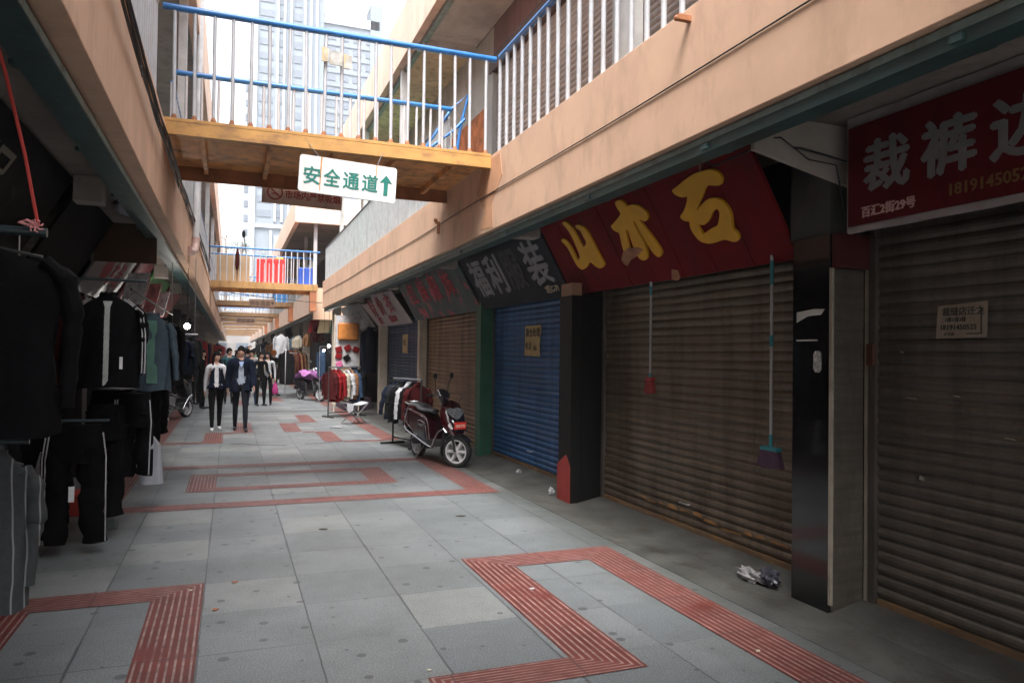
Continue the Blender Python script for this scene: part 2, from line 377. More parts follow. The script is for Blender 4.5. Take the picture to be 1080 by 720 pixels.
# ------------------------------------------------------------------ market buildings
def shutter_mb(x, y0, y1, z0, z1, side=-1, pitch=.075):
    """corrugated roller curtain in the plane x, slats bulging toward side"""
    mb = MB(); n = int((z1 - z0) / pitch); prof = []
    for i in range(n):
        z = z0 + i * pitch
        for t, d in ((0, 0), (.12, .004), (.3, .013), (.55, .017), (.8, .012), (.93, .003)): prof.append((x + side * d, z + t * pitch))
    prof.append((x, z0 + n * pitch))
    prof += [(x - side * .012, z1), (x - side * .012, z0)]
    NS = 14; rg = random.Random(int(y0 * 100)); off = [[0] * (NS + 1) for _ in range(n + 2)]
    for _ in range(9):                                        # shallow dents
        ci, cj, dp = rg.uniform(2, n), rg.uniform(2, NS - 2), rg.uniform(-.014, .007)
        for i in range(n + 2):
            for j in range(1, NS): off[i][j] += dp * math.exp(-((i - ci) / 2.5) ** 2 - ((j - cj) / 1.6) ** 2)
    sl = [rg.uniform(-.0035, .0035) for _ in range(n + 2)]; ph = rg.uniform(0, 6)
    vs = []; k = len(prof)
    for q_, (px, pz) in enumerate(prof):
        i = min(n + 1, q_ // 6); last = q_ >= k - 2
        for j in range(NS + 1):
            t = j / NS; vs.append((px + (0 if last else off[i][j] + .003 * math.sin(i * .35 + t * 5 + ph)), y0 + (y1 - y0) * t, pz + (0 if last or q_ == 0 else sl[i] * math.sin(math.pi * t) - .004 * math.sin(math.pi * t))))
    fs = []
    for i in range(k):
        for j in range(NS):
            a, b = i * (NS + 1) + j, ((i + 1) % k) * (NS + 1) + j; fs.append((a, a + 1, b + 1, b))
    return mb.add(vs, fs)
PURP = mat('purple_brown_wall_paint', (.27, .17, .17), .85, var=.2, vs=1, dirt=(.11, .07, .07), damt=.5)
ROOFT = mat('roof_felt', (.2, .19, .18), .9)
def part(mb, name, m, root, label=None, **k): return build(mb, name, m, root, label=label, **k)
BK = thing('market_building', 'two storey peach market building along the right with a row of closed roller shutters', 'building', (4.5, 11, 0))
B = BK
part(MB().box(2.76, 2.9, -6, 24.6, 3.04, 3.9), 'balcony_fascia', PEACH, B, bevel=.006)
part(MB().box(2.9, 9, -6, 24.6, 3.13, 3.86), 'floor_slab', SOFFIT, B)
part(MB().box(2.83, 2.9, -6, 24.6, 2.98, 3.035), 'gap_shade_strip', mat('gap_shade_brown', (.10, .06, .04), .9, var=.3), B)  # dark strip paints the shade in the gap between fascia and channel
mb = MB().box(2.81, 2.825, -6, 24.5, 2.925, 3.03).box(2.825, 2.95, -6, 24.5, 2.925, 2.94)
part(MB().box(2.806, 2.8095, -6, 24.5, 2.99, 3.03), 'painted_highlight', TEALP, B)  # pale strip paints the light along the channel's top edge
part(mb, 'steel_channel', TEAL, B)
for y in (-2.6, .35, 2.2, 3.95, 5.6, 7.6, 9.3, 11.3, 13.3, 15.5, 17.6, 19.9, 22):
    part(MB().box(2.79, 3.0, y - .03, y + .03, 2.942, 2.975).box(2.955, 2.98, y - .015, y + .015, 2.975, 3.13), 'channel_bracket', TEAL, B)
for y in (.25, 7.9, 11.2, 15.5, 19.7):
    part(MB().box(2.985, 3.75 if y < 1 else 3.3, y - .11, y + .11, 2.96, 3.128), 'cross_beam', mat('pale_beam_paint', (.34, .30, .27), .85, var=.2, dirt=(.2, .17, .15), damt=.6), B, bevel=.01)
# ground floor wall pieces and piers, then every shutter
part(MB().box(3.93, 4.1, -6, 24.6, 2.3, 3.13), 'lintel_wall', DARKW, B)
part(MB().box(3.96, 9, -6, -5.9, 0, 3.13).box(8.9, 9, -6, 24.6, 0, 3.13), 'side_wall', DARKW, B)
shut = [(-5.6, -.1, SH_GRY, 'dark grey shutter'), (.25, 3.60, SH_GRY, 'grey brown closed shutter under the white lettered red banner'), (4.16, 7.28, SH_BRN, 'brown closed shutter with brooms hung in front'),
        (7.92, 10.98, SH_BLU, 'bright blue closed shutter'), (11.32, 15.15, SH_TAN, 'tan closed shutter behind the scooter'), (15.42, 19.3, SH_BLD, 'faded blue closed shutter')]
for y0, y1, m, lab in shut:
    s = part(shutter_mb(3.9, y0, y1, .1, 2.48), 'roller_shutter', m, B, lab)
    bar = MB().box(3.868, 3.925, y0 + .01, y1 - .01, .035, .1)
    build(bar, 'bottom_bar', mat('rusty_bottom_rail', (.15, .09, .05), .7, var=.4, vs=4, dirt=(.32, .16, .05), damt=.6, ds=(1, 1, 4)), s)
    for ya_, yb_ in ((y0 - .05, y0 - .002), (y1 + .002, y1 + .05)): part(MB().box(3.86, 3.95, ya_, yb_, .02, 2.48), 'shutter_guide', mat('dull_guide_rail', (.09, .075, .065), .5, .3), B)
part(MB().box(3.58, 4.1, 3.70, 4.03, .0, 2.42), 'black_pier', BLACKT, B, 'polished black granite pier', bevel=.003)
part(MB().box(3.60, 3.86, 3.694, 3.70, 0, 2.2), 'pier_side_reflection', SH_GRY, B)  # shutter colouring paints the shutter's reflection on this side of the pier
part(MB().box(3.572, 3.592, 3.672, 3.6935, .06, 2.2), 'edge_trim', mat('dull_cream_trim', (.27, .235, .19), .7, var=.3, vs=6), B)
part(MB().box(3.865, 3.885, 3.66, 3.69, .06, 2.4), 'edge_trim', mat('dull_cream_trim', (.27, .235, .19), .7, var=.3, vs=6), B)
part(MB().box(3.598, 3.93, 3.65, 3.699, 2.202, 2.42), 'pier_cap', mat('dark_red_cap', (.07, .008, .008), .6), B)
part(MB().box(3.62, 3.95, 3.74, 4.10, 2.425, 3.13), 'pier_block_wall', mat('grey_block', (.06, .06, .058), .9, dirt=(.03, .03, .03)), B)
part(MB().prism([(2.985, 3.70, 3.125), (2.985, 3.70, 2.90), (3.93, 3.70, 2.70), (3.93, 3.70, 3.125)], (0, .035, 0)), 'haunched_beam', mat('street_lit_beam_paint', (.38, .33, .29), .85, var=.2, vs=2, dirt=(.3, .25, .2), damt=.5), B)  # paler than the cross beams: street light on this face is painted in
part(MB().box(3.492, 3.62, 7.34, 7.66, 0, 2.28).box(3.62, 4.0, 7.34, 7.86, 0, 2.28), 'black_pier', BLACKP, B, bevel=.004)
part(MB().prism([(3.485, 7.335, 0), (3.485, 7.335, .40), (3.485, 7.45, .52), (3.485, 7.67, .40), (3.485, 7.67, 0)], (.006, 0, 0)), 'pier_base', REDP, B, 'red painted foot of the black pier')
part(MB().box(3.50, 3.62, 7.36, 7.64, 2.28, 2.42), 'pier_cap', mat('brown_cap', (.3, .17, .1), .7), B)
part(MB().box(3.66, 3.9, 11.0, 11.24, 0, 2.5), 'green_post', GREENP, B, bevel=.005)
part(MB().box(3.7, 3.9, 15.2, 15.36, 0, 2.5), 'cream_post', CREAMP, B, bevel=.005)
part(MB().box(3.66, 3.9, 19.36, 19.6, 0, 2.5), 'cream_post', CREAMP, B, bevel=.005)
part(MB().box(2.96, 3.2, 23.4, 23.65, 0, 3.13), 'cream_post', CREAMP, B, bevel=.005)
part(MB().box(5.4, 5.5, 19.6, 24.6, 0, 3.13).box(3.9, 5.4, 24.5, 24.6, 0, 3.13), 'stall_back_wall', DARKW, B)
# upper storey
part(MB().box(3.95, 4.15, -6, 11.4, 3.87, 7.0), 'upper_wall', PURP, B)
part(MB().box(3.95, 4.15, 11.402, 24.6, 3.87, 7.0), 'upper_wall', mat('pale_grey_plaster', (.5, .48, .44), .9, var=.25, vs=1, dirt=(.25, .22, .18), damt=.6), B)
for y0, y1 in ((-3, 2.9), (3.1, 7.0), (7.15, 11.1)):
    part(shutter_mb(3.93, y0, y1, 3.9, 6.15), 'upper_shutter', SH_UP, B)
for ya_, yb_ in ((11.15, 11.4), (7.0, 7.15), (2.9, 3.1)): part(MB().box(3.85, 3.95, ya_, yb_, 3.87, 6.14), 'shutter_post', GREYW, B)
part(MB().box(3.84, 3.95, -3, 11.3, 6.15, 6.4), 'shutter_box', mat('shutter_housing', (.1, .07, .07), .7), B)
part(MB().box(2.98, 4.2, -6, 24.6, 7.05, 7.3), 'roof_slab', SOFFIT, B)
part(MB().box(3.86, 3.93, 16, 17.6, 5.3, 5.6), 'lit_sign', emis('green_shop_light', (.1, .8, .35), 1.2), B)
part(MB().box(2.84, 2.98, -6, 24.6, 7.0, 7.95), 'roof_fascia', PEACHP, B, bevel=.01)
part(MB().box(2.984, 3.06, -6, 24.6, 6.93, 7.045), 'roof_beam', TEALP, B)
part(MB().box(4.2, 9, -6, 24.6, 7.0, 7.5), 'roof', ROOFT, B)
part(MB().box(2.99, 3.94, 12.5, 24.5, 6.96, 7.04), 'corridor_ceiling', TAN, B, 'cracked tan stretch of the corridor ceiling')
part(MB().box(2.99, 3.94, 12.3, 12.5, 6.9, 7.04), 'ceiling_rib', MATS['pale_upper_soffit'], B)
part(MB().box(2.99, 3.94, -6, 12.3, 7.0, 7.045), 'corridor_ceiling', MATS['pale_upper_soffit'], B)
for y in (5.25, -1.2):
    part(MB().box(2.92, 3.05, y - .1, y + .1, 3.9, 7.0), 'balcony_column', mat('pale_column', (.55, .54, .53), .8), B)
for y in (13.8, 17.9, 22):
    part(MB().box(2.93, 3.03, y - .06, y + .06, 3.9, 7.0), 'balcony_column', mat('pale_column', (.55, .54, .53), .8), B)
part(MB().box(3.87, 3.94, 11.5, 13.6, 3.9, 5.7), 'orange_display', mat('orange_display_cloth', (.55, .17, .05), .8, var=.7, vs=4), B)

# second right block and its stalls
B2 = thing('market_building', 'far peach market building on the right beyond the gap in the row', 'building', (5, 45, 0))
part(MB().box(2.72, 5.5, 27.0, 27.25, 2.78, 3.9), 'end_wall', PEACH, B2)
part(MB().box(2.72, 2.86, 27.25, 120, 3.05, 3.9), 'balcony_fascia', PEACHP, B2)
part(MB().box(2.86, 9, 27.25, 120, 3.13, 3.86), 'floor_slab', SOFFIT, B2)
part(MB().box(2.78, 2.93, 27.3, 119, 2.9, 3.03), 'steel_channel', TEAL, B2)
part(MB().box(4.6, 4.8, 27.25, 120, 0, 3.13).box(4.2, 4.3, 27.25, 119, 3.87, 6.2), 'shop_wall', mat('dim_shop_wall', (.09, .08, .085), .9), B2)
part(MB().box(2.05, 2.2, 27.0, 60, 6.2, 7.15).box(2.2, 6, 27.0, 27.2, 6.2, 7.15), 'roof_fascia', PEACHP, B2)
part(MB().box(2.2, 6, 27.2, 60, 6.3, 7.0), 'roof_slab', SOFFIT, B2)
for y in (27.4, 31, 35, 39, 43, 47, 51, 55):
    part(MB().box(2.74, 2.86, y, y + .12, 3.9, 6.3), 'balcony_column', mat('pale_column', (.55, .54, .53), .8), B2)
for k in range(14):
    part(MB().box(3.2, 3.5, 30 + k * 6, 30.3 + k * 6, 0, 3.13), 'stall_pier', CREAMP if k % 3 else DARKW, B2)

# left row
B3 = thing('market_building', 'two storey peach market building along the left above the open clothes shops', 'building', (-3, 10, 0))
B = B3
part(MB().box(-.81, -.67, -6, 60, 3.04, 3.86).box(-.67, -.64, -6, 60, 3.8, 3.86), 'balcony_fascia', PEACH, B, bevel=.006)
part(MB().box(-7, -.81, -6, 60, 3.13, 3.84), 'floor_slab', SOFFIT, B)
part(MB().box(-.93, -.87, -6, 59, 2.96, 3.125), 'gap_shade_strip', MATS['gap_shade_brown'], B)  # left gap filled with the same painted shade
part(MB().box(-.784, -.78, -6, 59, 2.945, 2.985), 'painted_highlight', TEALP, B)  # painted highlight along the left channel front
part(MB().box(-.80, -.785, -6, 59, 2.94, 3.0).box(-.96, -.80, -6, 59, 2.94, 2.955), 'steel_channel', TEAL, B)
for y in (1.2, 2.9, 4.1, 5.7, 7.3, 9.1, 11, 13, 15, 17.5, 20):
    part(MB().box(-1.0, -.78, y - .03, y + .03, 2.957, 2.98).box(-.99, -.97, y - .015, y + .015, 2.98, 3.13), 'channel_bracket', TEAL, B)
for y in (.3, 3.75, 7.4, 10.9, 14.6, 18.3, 22, 26, 30, 34, 38, 42):
    part(MB().box(-1.3, -1.07, y - .1, y + .1, 2.9, 3.128), 'cross_beam', MATS['pale_beam_paint'], B, bevel=.01)
    part(MB().box(-2.1, -1.75, y - .16, y + .16, 0, 3.125), 'shop_pier', DARKW, B)
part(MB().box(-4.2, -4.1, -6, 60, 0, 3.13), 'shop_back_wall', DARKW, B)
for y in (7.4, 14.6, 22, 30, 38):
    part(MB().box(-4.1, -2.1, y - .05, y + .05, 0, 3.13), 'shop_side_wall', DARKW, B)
part(MB().box(-2.3, -2.15, -6, 60, 3.85, 7.0), 'upper_wall', GREYW, B)
for y in (4, 8.4, 13, 17.6, 22.2, 26.8, 31, 36):
    f = part(MB().box(-2.15, -2.11, y, y + 2.1, 4.7, 6.1), 'window_frame', mat('window_frame_paint', (.4, .4, .4), .6), B)
    build(MB().box(-2.118, -2.104, y + .08, y + 2.02, 4.78, 6.02), 'window_pane', GLASS, f)
part(MB().box(-2.15, -.74, -6, 60, 7.02, 7.3), 'roof_slab', GREYW, B)
part(MB().box(-.74, -.58, -6, 60, 6.95, 8.2), 'roof_fascia', PEACHP, B, bevel=.01)
part(MB().box(-7, -2.15, -6, 60, 7.0, 7.6), 'roof', ROOFT, B)
for y in (12.2, 18.4, 25, 32, 39):
    part(MB().box(-.82, -.7, y, y + .12, 3.84, 7.02), 'balcony_column', mat('pale_column', (.55, .54, .53), .8), B)
B4 = thing('market_building', 'far end of the left row, pale and low beyond the bridges', 'building', (-3, 90, 0))
part(MB().box(-.86, -.6, 60.3, 122, 3.05, 3.9), 'balcony_fascia', PEACHP, B4)
part(MB().box(-7, -.86, 60.3, 122, 3.13, 3.86), 'floor_slab', SOFFIT, B4)
part(MB().box(-3, -2.8, 60.3, 122, 0, 3.13).box(-2.4, -2.3, 60.3, 122, 3.87, 6.8), 'shop_wall', MATS['dim_shop_wall'], B4)
for k in range(9): part(MB().box(-1.9, -1.6, 62 + k * 6.5, 62.3 + k * 6.5, 0, 3.13), 'stall_pier', CREAMP, B4)
B5 = thing('end_building', 'pale low building closing the far end of the street', 'building', (1, 124, 0))
part(MB().box(-14, 18, 123, 130, 0, 7.5), 'wall', mat('pale_end_wall', (.30, .28, .27), .9, var=.3, vs=.3), B5)
for k in range(9):
    for z in (1.0, 4.4): part(MB().box(-12 + k * 3.2, -10.2 + k * 3.2, 122.9, 123.05, z, z + 1.9), 'window', GLASS, B5)
part(MB().box(-14.3, 18.3, 122.7, 130.3, 7.5, 7.9), 'roof', ROOFT, B5)

part(MB().prism([(2.757, 7.62, 3.60), (2.757, 7.7, 3.86), (2.757, 8.3, 3.86), (2.757, 8.5, 3.55), (2.757, 8.2, 3.3), (2.757, 8.35, 3.1), (2.757, 7.9, 3.06), (2.757, 7.95, 3.35)], (.0025, 0, 0)), 'damp_stain', mat('orange_damp_stain', (.62, .33, .19), .85, var=.25, vs=3), BK)
# ------------------------------------------------------------------ railings
def railing(label, x, ys, ye, z0, h, step, rb, rr, mb_, mr_, group, merged=False, two=False):
    r = thing('balcony_railing', label, 'railing', (x, ys, z0), group=group)
    part(MB().tube([(x, ys, z0 + h), (x, ye, z0 + h)], rr, 10), 'handrail', mr_, r, smooth=50)
    n = int(abs(ye - ys) / step); d = (ye - ys) / n
    if merged or n > 98:
        mb = MB()
        for i in range(n + 1): mb.box(x - rb, x + rb, ys + i * d - rb, ys + i * d + rb, z0, z0 + h)
        o = part(mb, 'balusters', mb_, r); o['kind'] = 'stuff'
    else:
        for i in range(n + 1): part(MB().tube([(x, ys + i * d, z0), (x, ys + i * d, z0 + h - .01)], rb, 8), 'baluster', mb_, r, smooth=50)
    return r
GR = 'balcony railings along both upper floors'
railing('blue topped white balcony railing on the right between the near bridge and the picture edge', 2.84, 7.95, -1, 3.9, 1.13, .225, .022, .034, WHT, BLUE, GR)
railing('dense grey balcony railing with a dark handrail on the right beyond the near bridge', 2.84, 10.1, 24.5, 3.9, 1.08, .1, .014, .025, GRYR, mat('dark_rail', (.12, .15, .18), .5), GR, True)
railing('white balcony railing on the left, before the near bridge', -.74, 7.9, -1, 3.86, 1.15, .16, .022, .032, WHT, WHT, GR)
railing('white balcony railing with a blue handrail on the left, beyond the near bridge', -.74, 10.1, 26, 3.86, 1.1, .2, .018, .028, WHT, BLUE, GR, True)
railing('far balcony railing on the right block past the gap', 2.8, 28.2, 110, 3.9, 1.08, .3, .02, .03, GRYR, BLUE, GR, True)
railing('far balcony railing on the left past the second bridge', -.72, 28.2, 60, 3.86, 1.08, .25, .018, .028, WHT, BLUE, GR, True)

# ------------------------------------------------------------------ footbridges
def bridge(y0, y1, label, near=True, xl=-.67, xr=2.76, z=3.9, detail=2, m_beam=YEL):
    r = thing('footbridge', label, 'footbridge', ((xl + xr) / 2, (y0 + y1) / 2, z), group='footbridges crossing the street')
    x0, x1 = xl + .004, xr - .004
    for y, s in ((y0, 1), (y1, -1)):
        part(MB().box(x0, x1, min(y, y + s * .1), max(y, y + s * .1), z - .015, z + .02).box(x0, x1, min(y + s * .03, y + s * .045), max(y + s * .03, y + s * .045), z - .13, z - .015).box(x0, x1, min(y, y + s * .1), max(y, y + s * .1), z - .145, z - .13)
             if detail > 1 else MB().box(x0, x1, min(y, y + s * .1), max(y, y + s * .1), z - .2, z + .02), 'side_beam', m_beam if s > 0 else OCH, r, bevel=.003)
    if detail > 1: part(MB().box(x0, x1, y0 + .0015, y0 + .028, z - .128, z - .017), 'beam_web', m_beam, r)
    part(MB().box(x0, x1, y0 + .1, y1 - .1, z - .03, z), 'deck', OCH, r)
    if detail > 1:
        for k in range(5):
            x = x0 + .35 + k * .68
            part(MB().box(x - .025, x + .025, y0 + .1, y1 - .1, z - .11, z - .032), 'cross_rib', OCH, r)
        part(MB().box(x0, x1, y1 - .135, y1 - .102, z - .2, z - .031), 'inner_web', BRN, r)
    for j, y in enumerate((y0 + .04, y1 - .06)):
        part(MB().tube([(x0 - .02, y, z + 1.13), (x1 + .06, y, z + 1.13)], .034 if detail > 1 else .03, 12), 'handrail', BLUE, r, smooth=50)
        n = 18 if detail > 1 else 16
        if detail:
            for k in range(n + 1):
                x = x0 + .1 + k * (x1 - x0 - .16) / n + (rnd.uniform(-.008, .008)); lean = rnd.uniform(-.012, .012)
                part(MB().tube([(x, y, z + .02), (x + lean, y, z + 1.11)], .0175, 8), 'baluster', WHT, r, smooth=50)
                if detail > 1 and j == 0: part(MB().lathe((x, y, z + .02), [(.03, 0), (.027, .02), (.019, .045)], 8), 'baluster_foot', BRN, r)
        else:
            mb = MB()
            for k in range(15): mb.box(x0 + .1 + k * .23 - .015, x0 + .1 + k * .23 + .015, y - .015, y + .015, z, z + 1.1)
            part(mb, 'balusters', WHT, r)['kind'] = 'stuff'
    return r
bridge(8.0, 9.98, 'near yellow footbridge with blue handrails above the green lettered white sign')
bridge(-1.6, 1.6, 'added wide footbridge overhead, out of view, shading the foreground')  # added span outside the view, there to shade the near paving
bridge(26.0, 28.0, 'second footbridge with cardboard, red boxes and a blue bin on its deck', detail=1, m_beam=mat('brown_ochre_beam', (.42, .23, .08), .7, var=.3, vs=1, dirt=(.12, .06, .03), damt=.7))
labs = ['third footbridge, carrying a brown lettered board on its front beam', 'fourth footbridge, just behind the one with the brown board', 'fifth footbridge, with a small dark board on its rail', 'sixth footbridge, thin and far down the street', 'farthest footbridge before the pale end building', 'thin footbridge between the fourth and fifth ones', 'thin footbridge between the fifth and sixth ones', 'thin footbridge between the sixth and the farthest ones']
for y, l in zip((36, 47, 62, 82, 105, 54, 71, 93), labs): bridge(y, y + 1.6, l, detail=0, m_beam=mat('faded_ochre_beam', (.22, .125, .055), .7, var=.3, vs=1, dirt=(.12, .06, .03), damt=.6))
for (y, who) in ((26, 'second'), (36, 'third'), (47, 'fourth'), (62, 'fifth')):
    o = build(MB().box(2.5, 2.715, y + .02, y + .3, 3.02, 3.88), 'bracket_post', mat('orange_brown_paint', (.38, .14, .06), .7, var=.3, vs=2), None, bevel=.01)
    tag(o, 'orange brown hanging bracket under the right end of the %s footbridge' % who, 'bracket', 'brackets under the footbridges')
# blue side gate standing at the right end of the near bridge
g = thing('rail_gate', 'blue tubular side gate at the right end of the near footbridge', 'gate', (2.75, 10.2, 3.9))
mb = MB()
for pth in ([(2.47, 10.0, 3.93), (2.47, 10.0, 4.45), (2.86, 10.03, 5.08), (3.11, 10.05, 5.33), (2.99, 10.05, 4.8), (2.94, 10.05, 4.4), (2.94, 10.05, 3.93)], [(2.47, 10.0, 4.42), (2.9, 10.03, 4.78), (3.06, 10.05, 4.96)], [(2.47, 10.0, 4.2), (2.94, 10.05, 4.55)]): mb.tube(pth, .022, 8)
part(mb, 'gate_frame', BLUE, g, smooth=50)
mb = MB()
for k in range(5): mb.tube([(2.53 + .08 * k, 10.01, 3.92), (2.53 + .08 * k, 10.01, 4.45 + .09 * k)], .009, 6)
part(mb, 'gate_bars', GRYR, g, smooth=50)

# ------------------------------------------------------------------ signs
SP0, SD = Vector((3.73, 0, 2.33)), Vector((-.4985, 0, .8669))
SN = Vector((-.8669, 0, -.4985))
def sp(y, s, out=0): return Vector((SP0.x, y, SP0.z)) + SD * s + SN * out
def slope_board(y0, y1, s0, s1, th=.03):
    mb = MB()
    return mb.prism([sp(y0, s0), sp(y1, s0), sp(y1, s1), sp(y0, s1)], SN * th)
def sign_root(name, label, y, x=3.73, z=2.33, group='slanted shop signs under the right eave', cat='shop sign'):
    return thing(name, label, cat, (x, y, z), group=group)
SRED = mat('crimson_sign_board', (.15, .010, .013), .8, spec=.12, var=.2, vs=1.5, dirt=(.06, .015, .02), damt=.6, ds=(.7, 1.5, .7))
SYEL = mat('yellow_sign_lettering', (.68, .35, .008), .6, var=.12, vs=5, dirt=(.55, .28, .02), damt=.4, ds=(4, 4, 4))
SGREY = mat('slate_sign_board', (.03, .036, .045), .8, spec=.15, var=.3, vs=1.5, dirt=(.05, .035, .04), damt=.5, ds=(.7, 1.5, .7))
SLET = mat('grey_sign_lettering', (.22, .22, .24), .6, var=.25, vs=8)
SWH = mat('off_white_banner', (.30, .265, .26), .8, var=.15, vs=2, dirt=(.2, .15, .15), damt=.5)
PINK = mat('faded_red_lettering', (.3, .04, .055), .7, var=.4, vs=9)
DKRED = mat('banner_dark_red', (.10, .010, .014), .8, spec=.12, var=.2, vs=1.5, dirt=(.05, .006, .01), damt=.5)
# 1: crimson board with three raised yellow brush characters
s1 = sign_root('shop_sign', 'slanted crimson sign with three raised yellow brush characters', 6, group='slanted shop signs under the right eave')
mb = MB()
for k in range(8):
    y0 = 4.12 + k * .455
    mb.prism([sp(y0 + .002, 0), sp(y0 + .452, 0), sp(y0 + .452, .90), sp(y0 + .002, .90)], SN * (.03 if k % 2 else .0285))
part(mb, 'board', SRED, s1)
SHAN = [(7.148,.828),(7.07,.832),(7.021,.792),(6.982,.73),(6.97,.655),(6.947,.522),(6.846,.556),(6.844,.628),(6.849,.689),(6.908,.73),(6.888,.757),(6.815,.749),(6.747,.708),(6.715,.631),(6.708,.528),(6.705,.42),(6.692,.298),(6.737,.262),(6.803,.252),(6.877,.273),(6.964,.345),(7.066,.302),(7.174,.281),(7.246,.298),(7.281,.354),(7.288,.439),(7.29,.542),(7.32,.604),(7.355,.648),(7.305,.669),(7.251,.644),(7.216,.575),(7.209,.492),(7.205,.405),(7.158,.408),(7.113,.447),(7.088,.587),(7.09,.712),(7.118,.773)]
SHUI = [(5.988,.827),(5.938,.84),(5.887,.832),(5.849,.798),(5.832,.763),(5.758,.762),(5.684,.743),(5.626,.705),(5.586,.656),(5.589,.616),(5.624,.587),(5.671,.583),(5.728,.612),(5.722,.564),(5.679,.463),(5.645,.374),(5.626,.298),(5.648,.254),(5.7,.235),(5.74,.251),(5.773,.299),(5.793,.386),(5.805,.484),(5.818,.602),(5.842,.607),(5.845,.501),(5.833,.382),(5.856,.289),(5.908,.242),(5.969,.235),(6.017,.257),(6.035,.292),(6.031,.39),(6.009,.485),(5.994,.548),(6.033,.544),(6.09,.42),(6.12,.32),(6.2,.30),(6.23,.34),(6.214,.418),(6.181,.491),(6.161,.549),(6.215,.58),(6.243,.63),(6.182,.652),(6.075,.682),(5.984,.719),(5.995,.775)]
SHI = [(5.106,.755),(5.016,.775),(4.888,.802),(4.755,.819),(4.658,.815),(4.58,.81),(4.518,.784),(4.488,.748),(4.491,.706),(4.529,.673),(4.586,.681),(4.663,.699),(4.714,.683),(4.78,.637),(4.872,.577),(4.912,.54),(4.841,.571),(4.738,.6),(4.66,.594),(4.599,.564),(4.561,.502),(4.557,.436),(4.605,.335),(4.582,.298),(4.584,.254),(4.621,.225),(4.672,.23),(4.75,.259),(4.869,.253),(4.968,.259),(5.049,.295),(5.084,.36),(5.091,.421),(5.07,.471),(5.123,.487),(5.158,.529),(5.087,.563),(5.019,.608),(4.958,.667),(5.015,.676),(5.083,.709)]
HOLE = [(4.977,.424),(4.906,.414),(4.819,.442),(4.742,.494),(4.685,.508),(4.671,.475),(4.723,.412),(4.768,.381),(4.859,.369),(4.961,.346),(4.982,.367)]
def smooth_poly(p, closed=True):
    q = []
    n = len(p)
    for i in range(n):
        p0, p1, p2, p3 = p[i - 1], p[i], p[(i + 1) % n], p[(i + 2) % n]
        for t in (0, .33, .66):
            q.append(tuple(.5 * ((2 * p1[k]) + (-p0[k] + p2[k]) * t + (2 * p0[k] - 5 * p1[k] + 4 * p2[k] - p3[k]) * t * t + (-p0[k] + 3 * p1[k] - 3 * p2[k] + p3[k]) * t ** 3) for k in (0, 1)))
    return q
for pl_ in (SHAN, SHUI):
    part(MB().prism([sp(y, s, .031) for y, s in smooth_poly(pl_)], SN * .022), 'brush_character', SYEL, s1, bevel=.002)
# the third character has a counter: cut it by joining the outline with its hole through a slit
hole = smooth_poly(HOLE); outl = smooth_poly(SHI)
ji, jo = min(((i, j) for i in range(len(hole)) for j in range(len(outl))), key=lambda t: (hole[t[0]][0] - outl[t[1]][0]) ** 2 + (hole[t[0]][1] - outl[t[1]][1]) ** 2)
hh = hole[ji:] + hole[:ji + 1]
def area(p): return sum(p[i - 1][0] * p[i][1] - p[i][0] * p[i - 1][1] for i in range(len(p)))
if area(hh) * area(outl) > 0: hh = hh[::-1]
slit = [(x + .0015, y + .001) for x, y in (hh[-1], outl[jo])]
pol = outl[:jo + 1] + hh[:-1] + slit[:1] + slit[1:] + outl[jo + 1:]
part(MB().prism([sp(y, s, .031) for y, s in pol], SN * .022), 'brush_character', SYEL, s1)
TAPEM = mat('peeled_brown_paper', (.36, .17, .09), .9, var=.4, vs=10)
part(MB().prism([sp(y, s, .056) for y, s in [(6.336,.287),(6.23,.364),(6.107,.391),(5.938,.366),(5.887,.336),(6.035,.292),(6.173,.266),(6.274,.217),(6.316,.239)]], SN * .003), 'torn_paper', TAPEM, s1)
part(MB().prism([sp(y, s, .032) for y, s in [(5.631,.098),(5.545,.074),(5.56,.002),(5.625,-.02),(5.704,0)]], SN * .003), 'torn_paper', TAPEM, s1)
part(MB().prism([sp(y, s, .032) for y, s in [(7.52,.12),(7.49,.14),(7.44,.09),(7.46,.07)]], SN * .003), 'torn_paper', PAPER, s1)
# 2: slate board, pale characters (the third one faded dark)
s2 = sign_root('shop_sign', 'slanted slate grey sign with pale characters, one of them faded dark', 9.3)
part(slope_board(7.8, 10.95, 0, .88), 'board', SGREY, s2)
ya = SD
def rtext(t, y, s, size, m, root, out=.031, nm='lettering', ext=.006, bold=.012, width=None):
    return part(text_mb(t, sp(y, s, out), (0, -1, 0), SD, size, ext, bold, width), nm, m, root)
for t, y, w, m in (('福', 10.75, .56, SLET), ('利', 10.05, .56, SLET), ('服', 9.35, .56, mat('faded_dark_lettering', (.03, .03, .035), .7)), ('装', 8.62, .6, SLET)):
    rtext(t, y, .26, .62, m, s2, width=w, bold=.02)
rtext('2区C-79', 8.4, .09, .11, mat('dull_yellow_lettering', (.42, .36, .24), .7), s2, bold=.004)
# 3: dark floral sign
def blotch_mat():
    m, nt, b = new_mat('dark_floral_print'); v = coords(nt)
    a = noise(nt, v, 2.3, 2); r_ = noise(nt, coords(nt, loc=(4, 7, 1)), 3.1, 2)
    c = mixc(nt, ramp(nt, a, .35, .7), (.010, .018, .018), (.035, .08, .075))
    c = mixc(nt, ramp(nt, r_, .56, .66), c, (.35, .03, .05))
    nt.links.new(c, b.inputs['Base Color']); b.inputs['Roughness'].default_value = .6; return m
s3 = sign_root('shop_sign', 'slanted dark green sign printed with red blossoms', 13.4)
part(slope_board(11.1, 15.5, 0, .88), 'board', blotch_mat(), s3)
for i, t in enumerate('红梅服饰'): rtext(t, 14.9 - i * .85, .38, .5, mat('dim_red_lettering', (.35, .03, .045), .7), s3, width=.5, bold=.01)
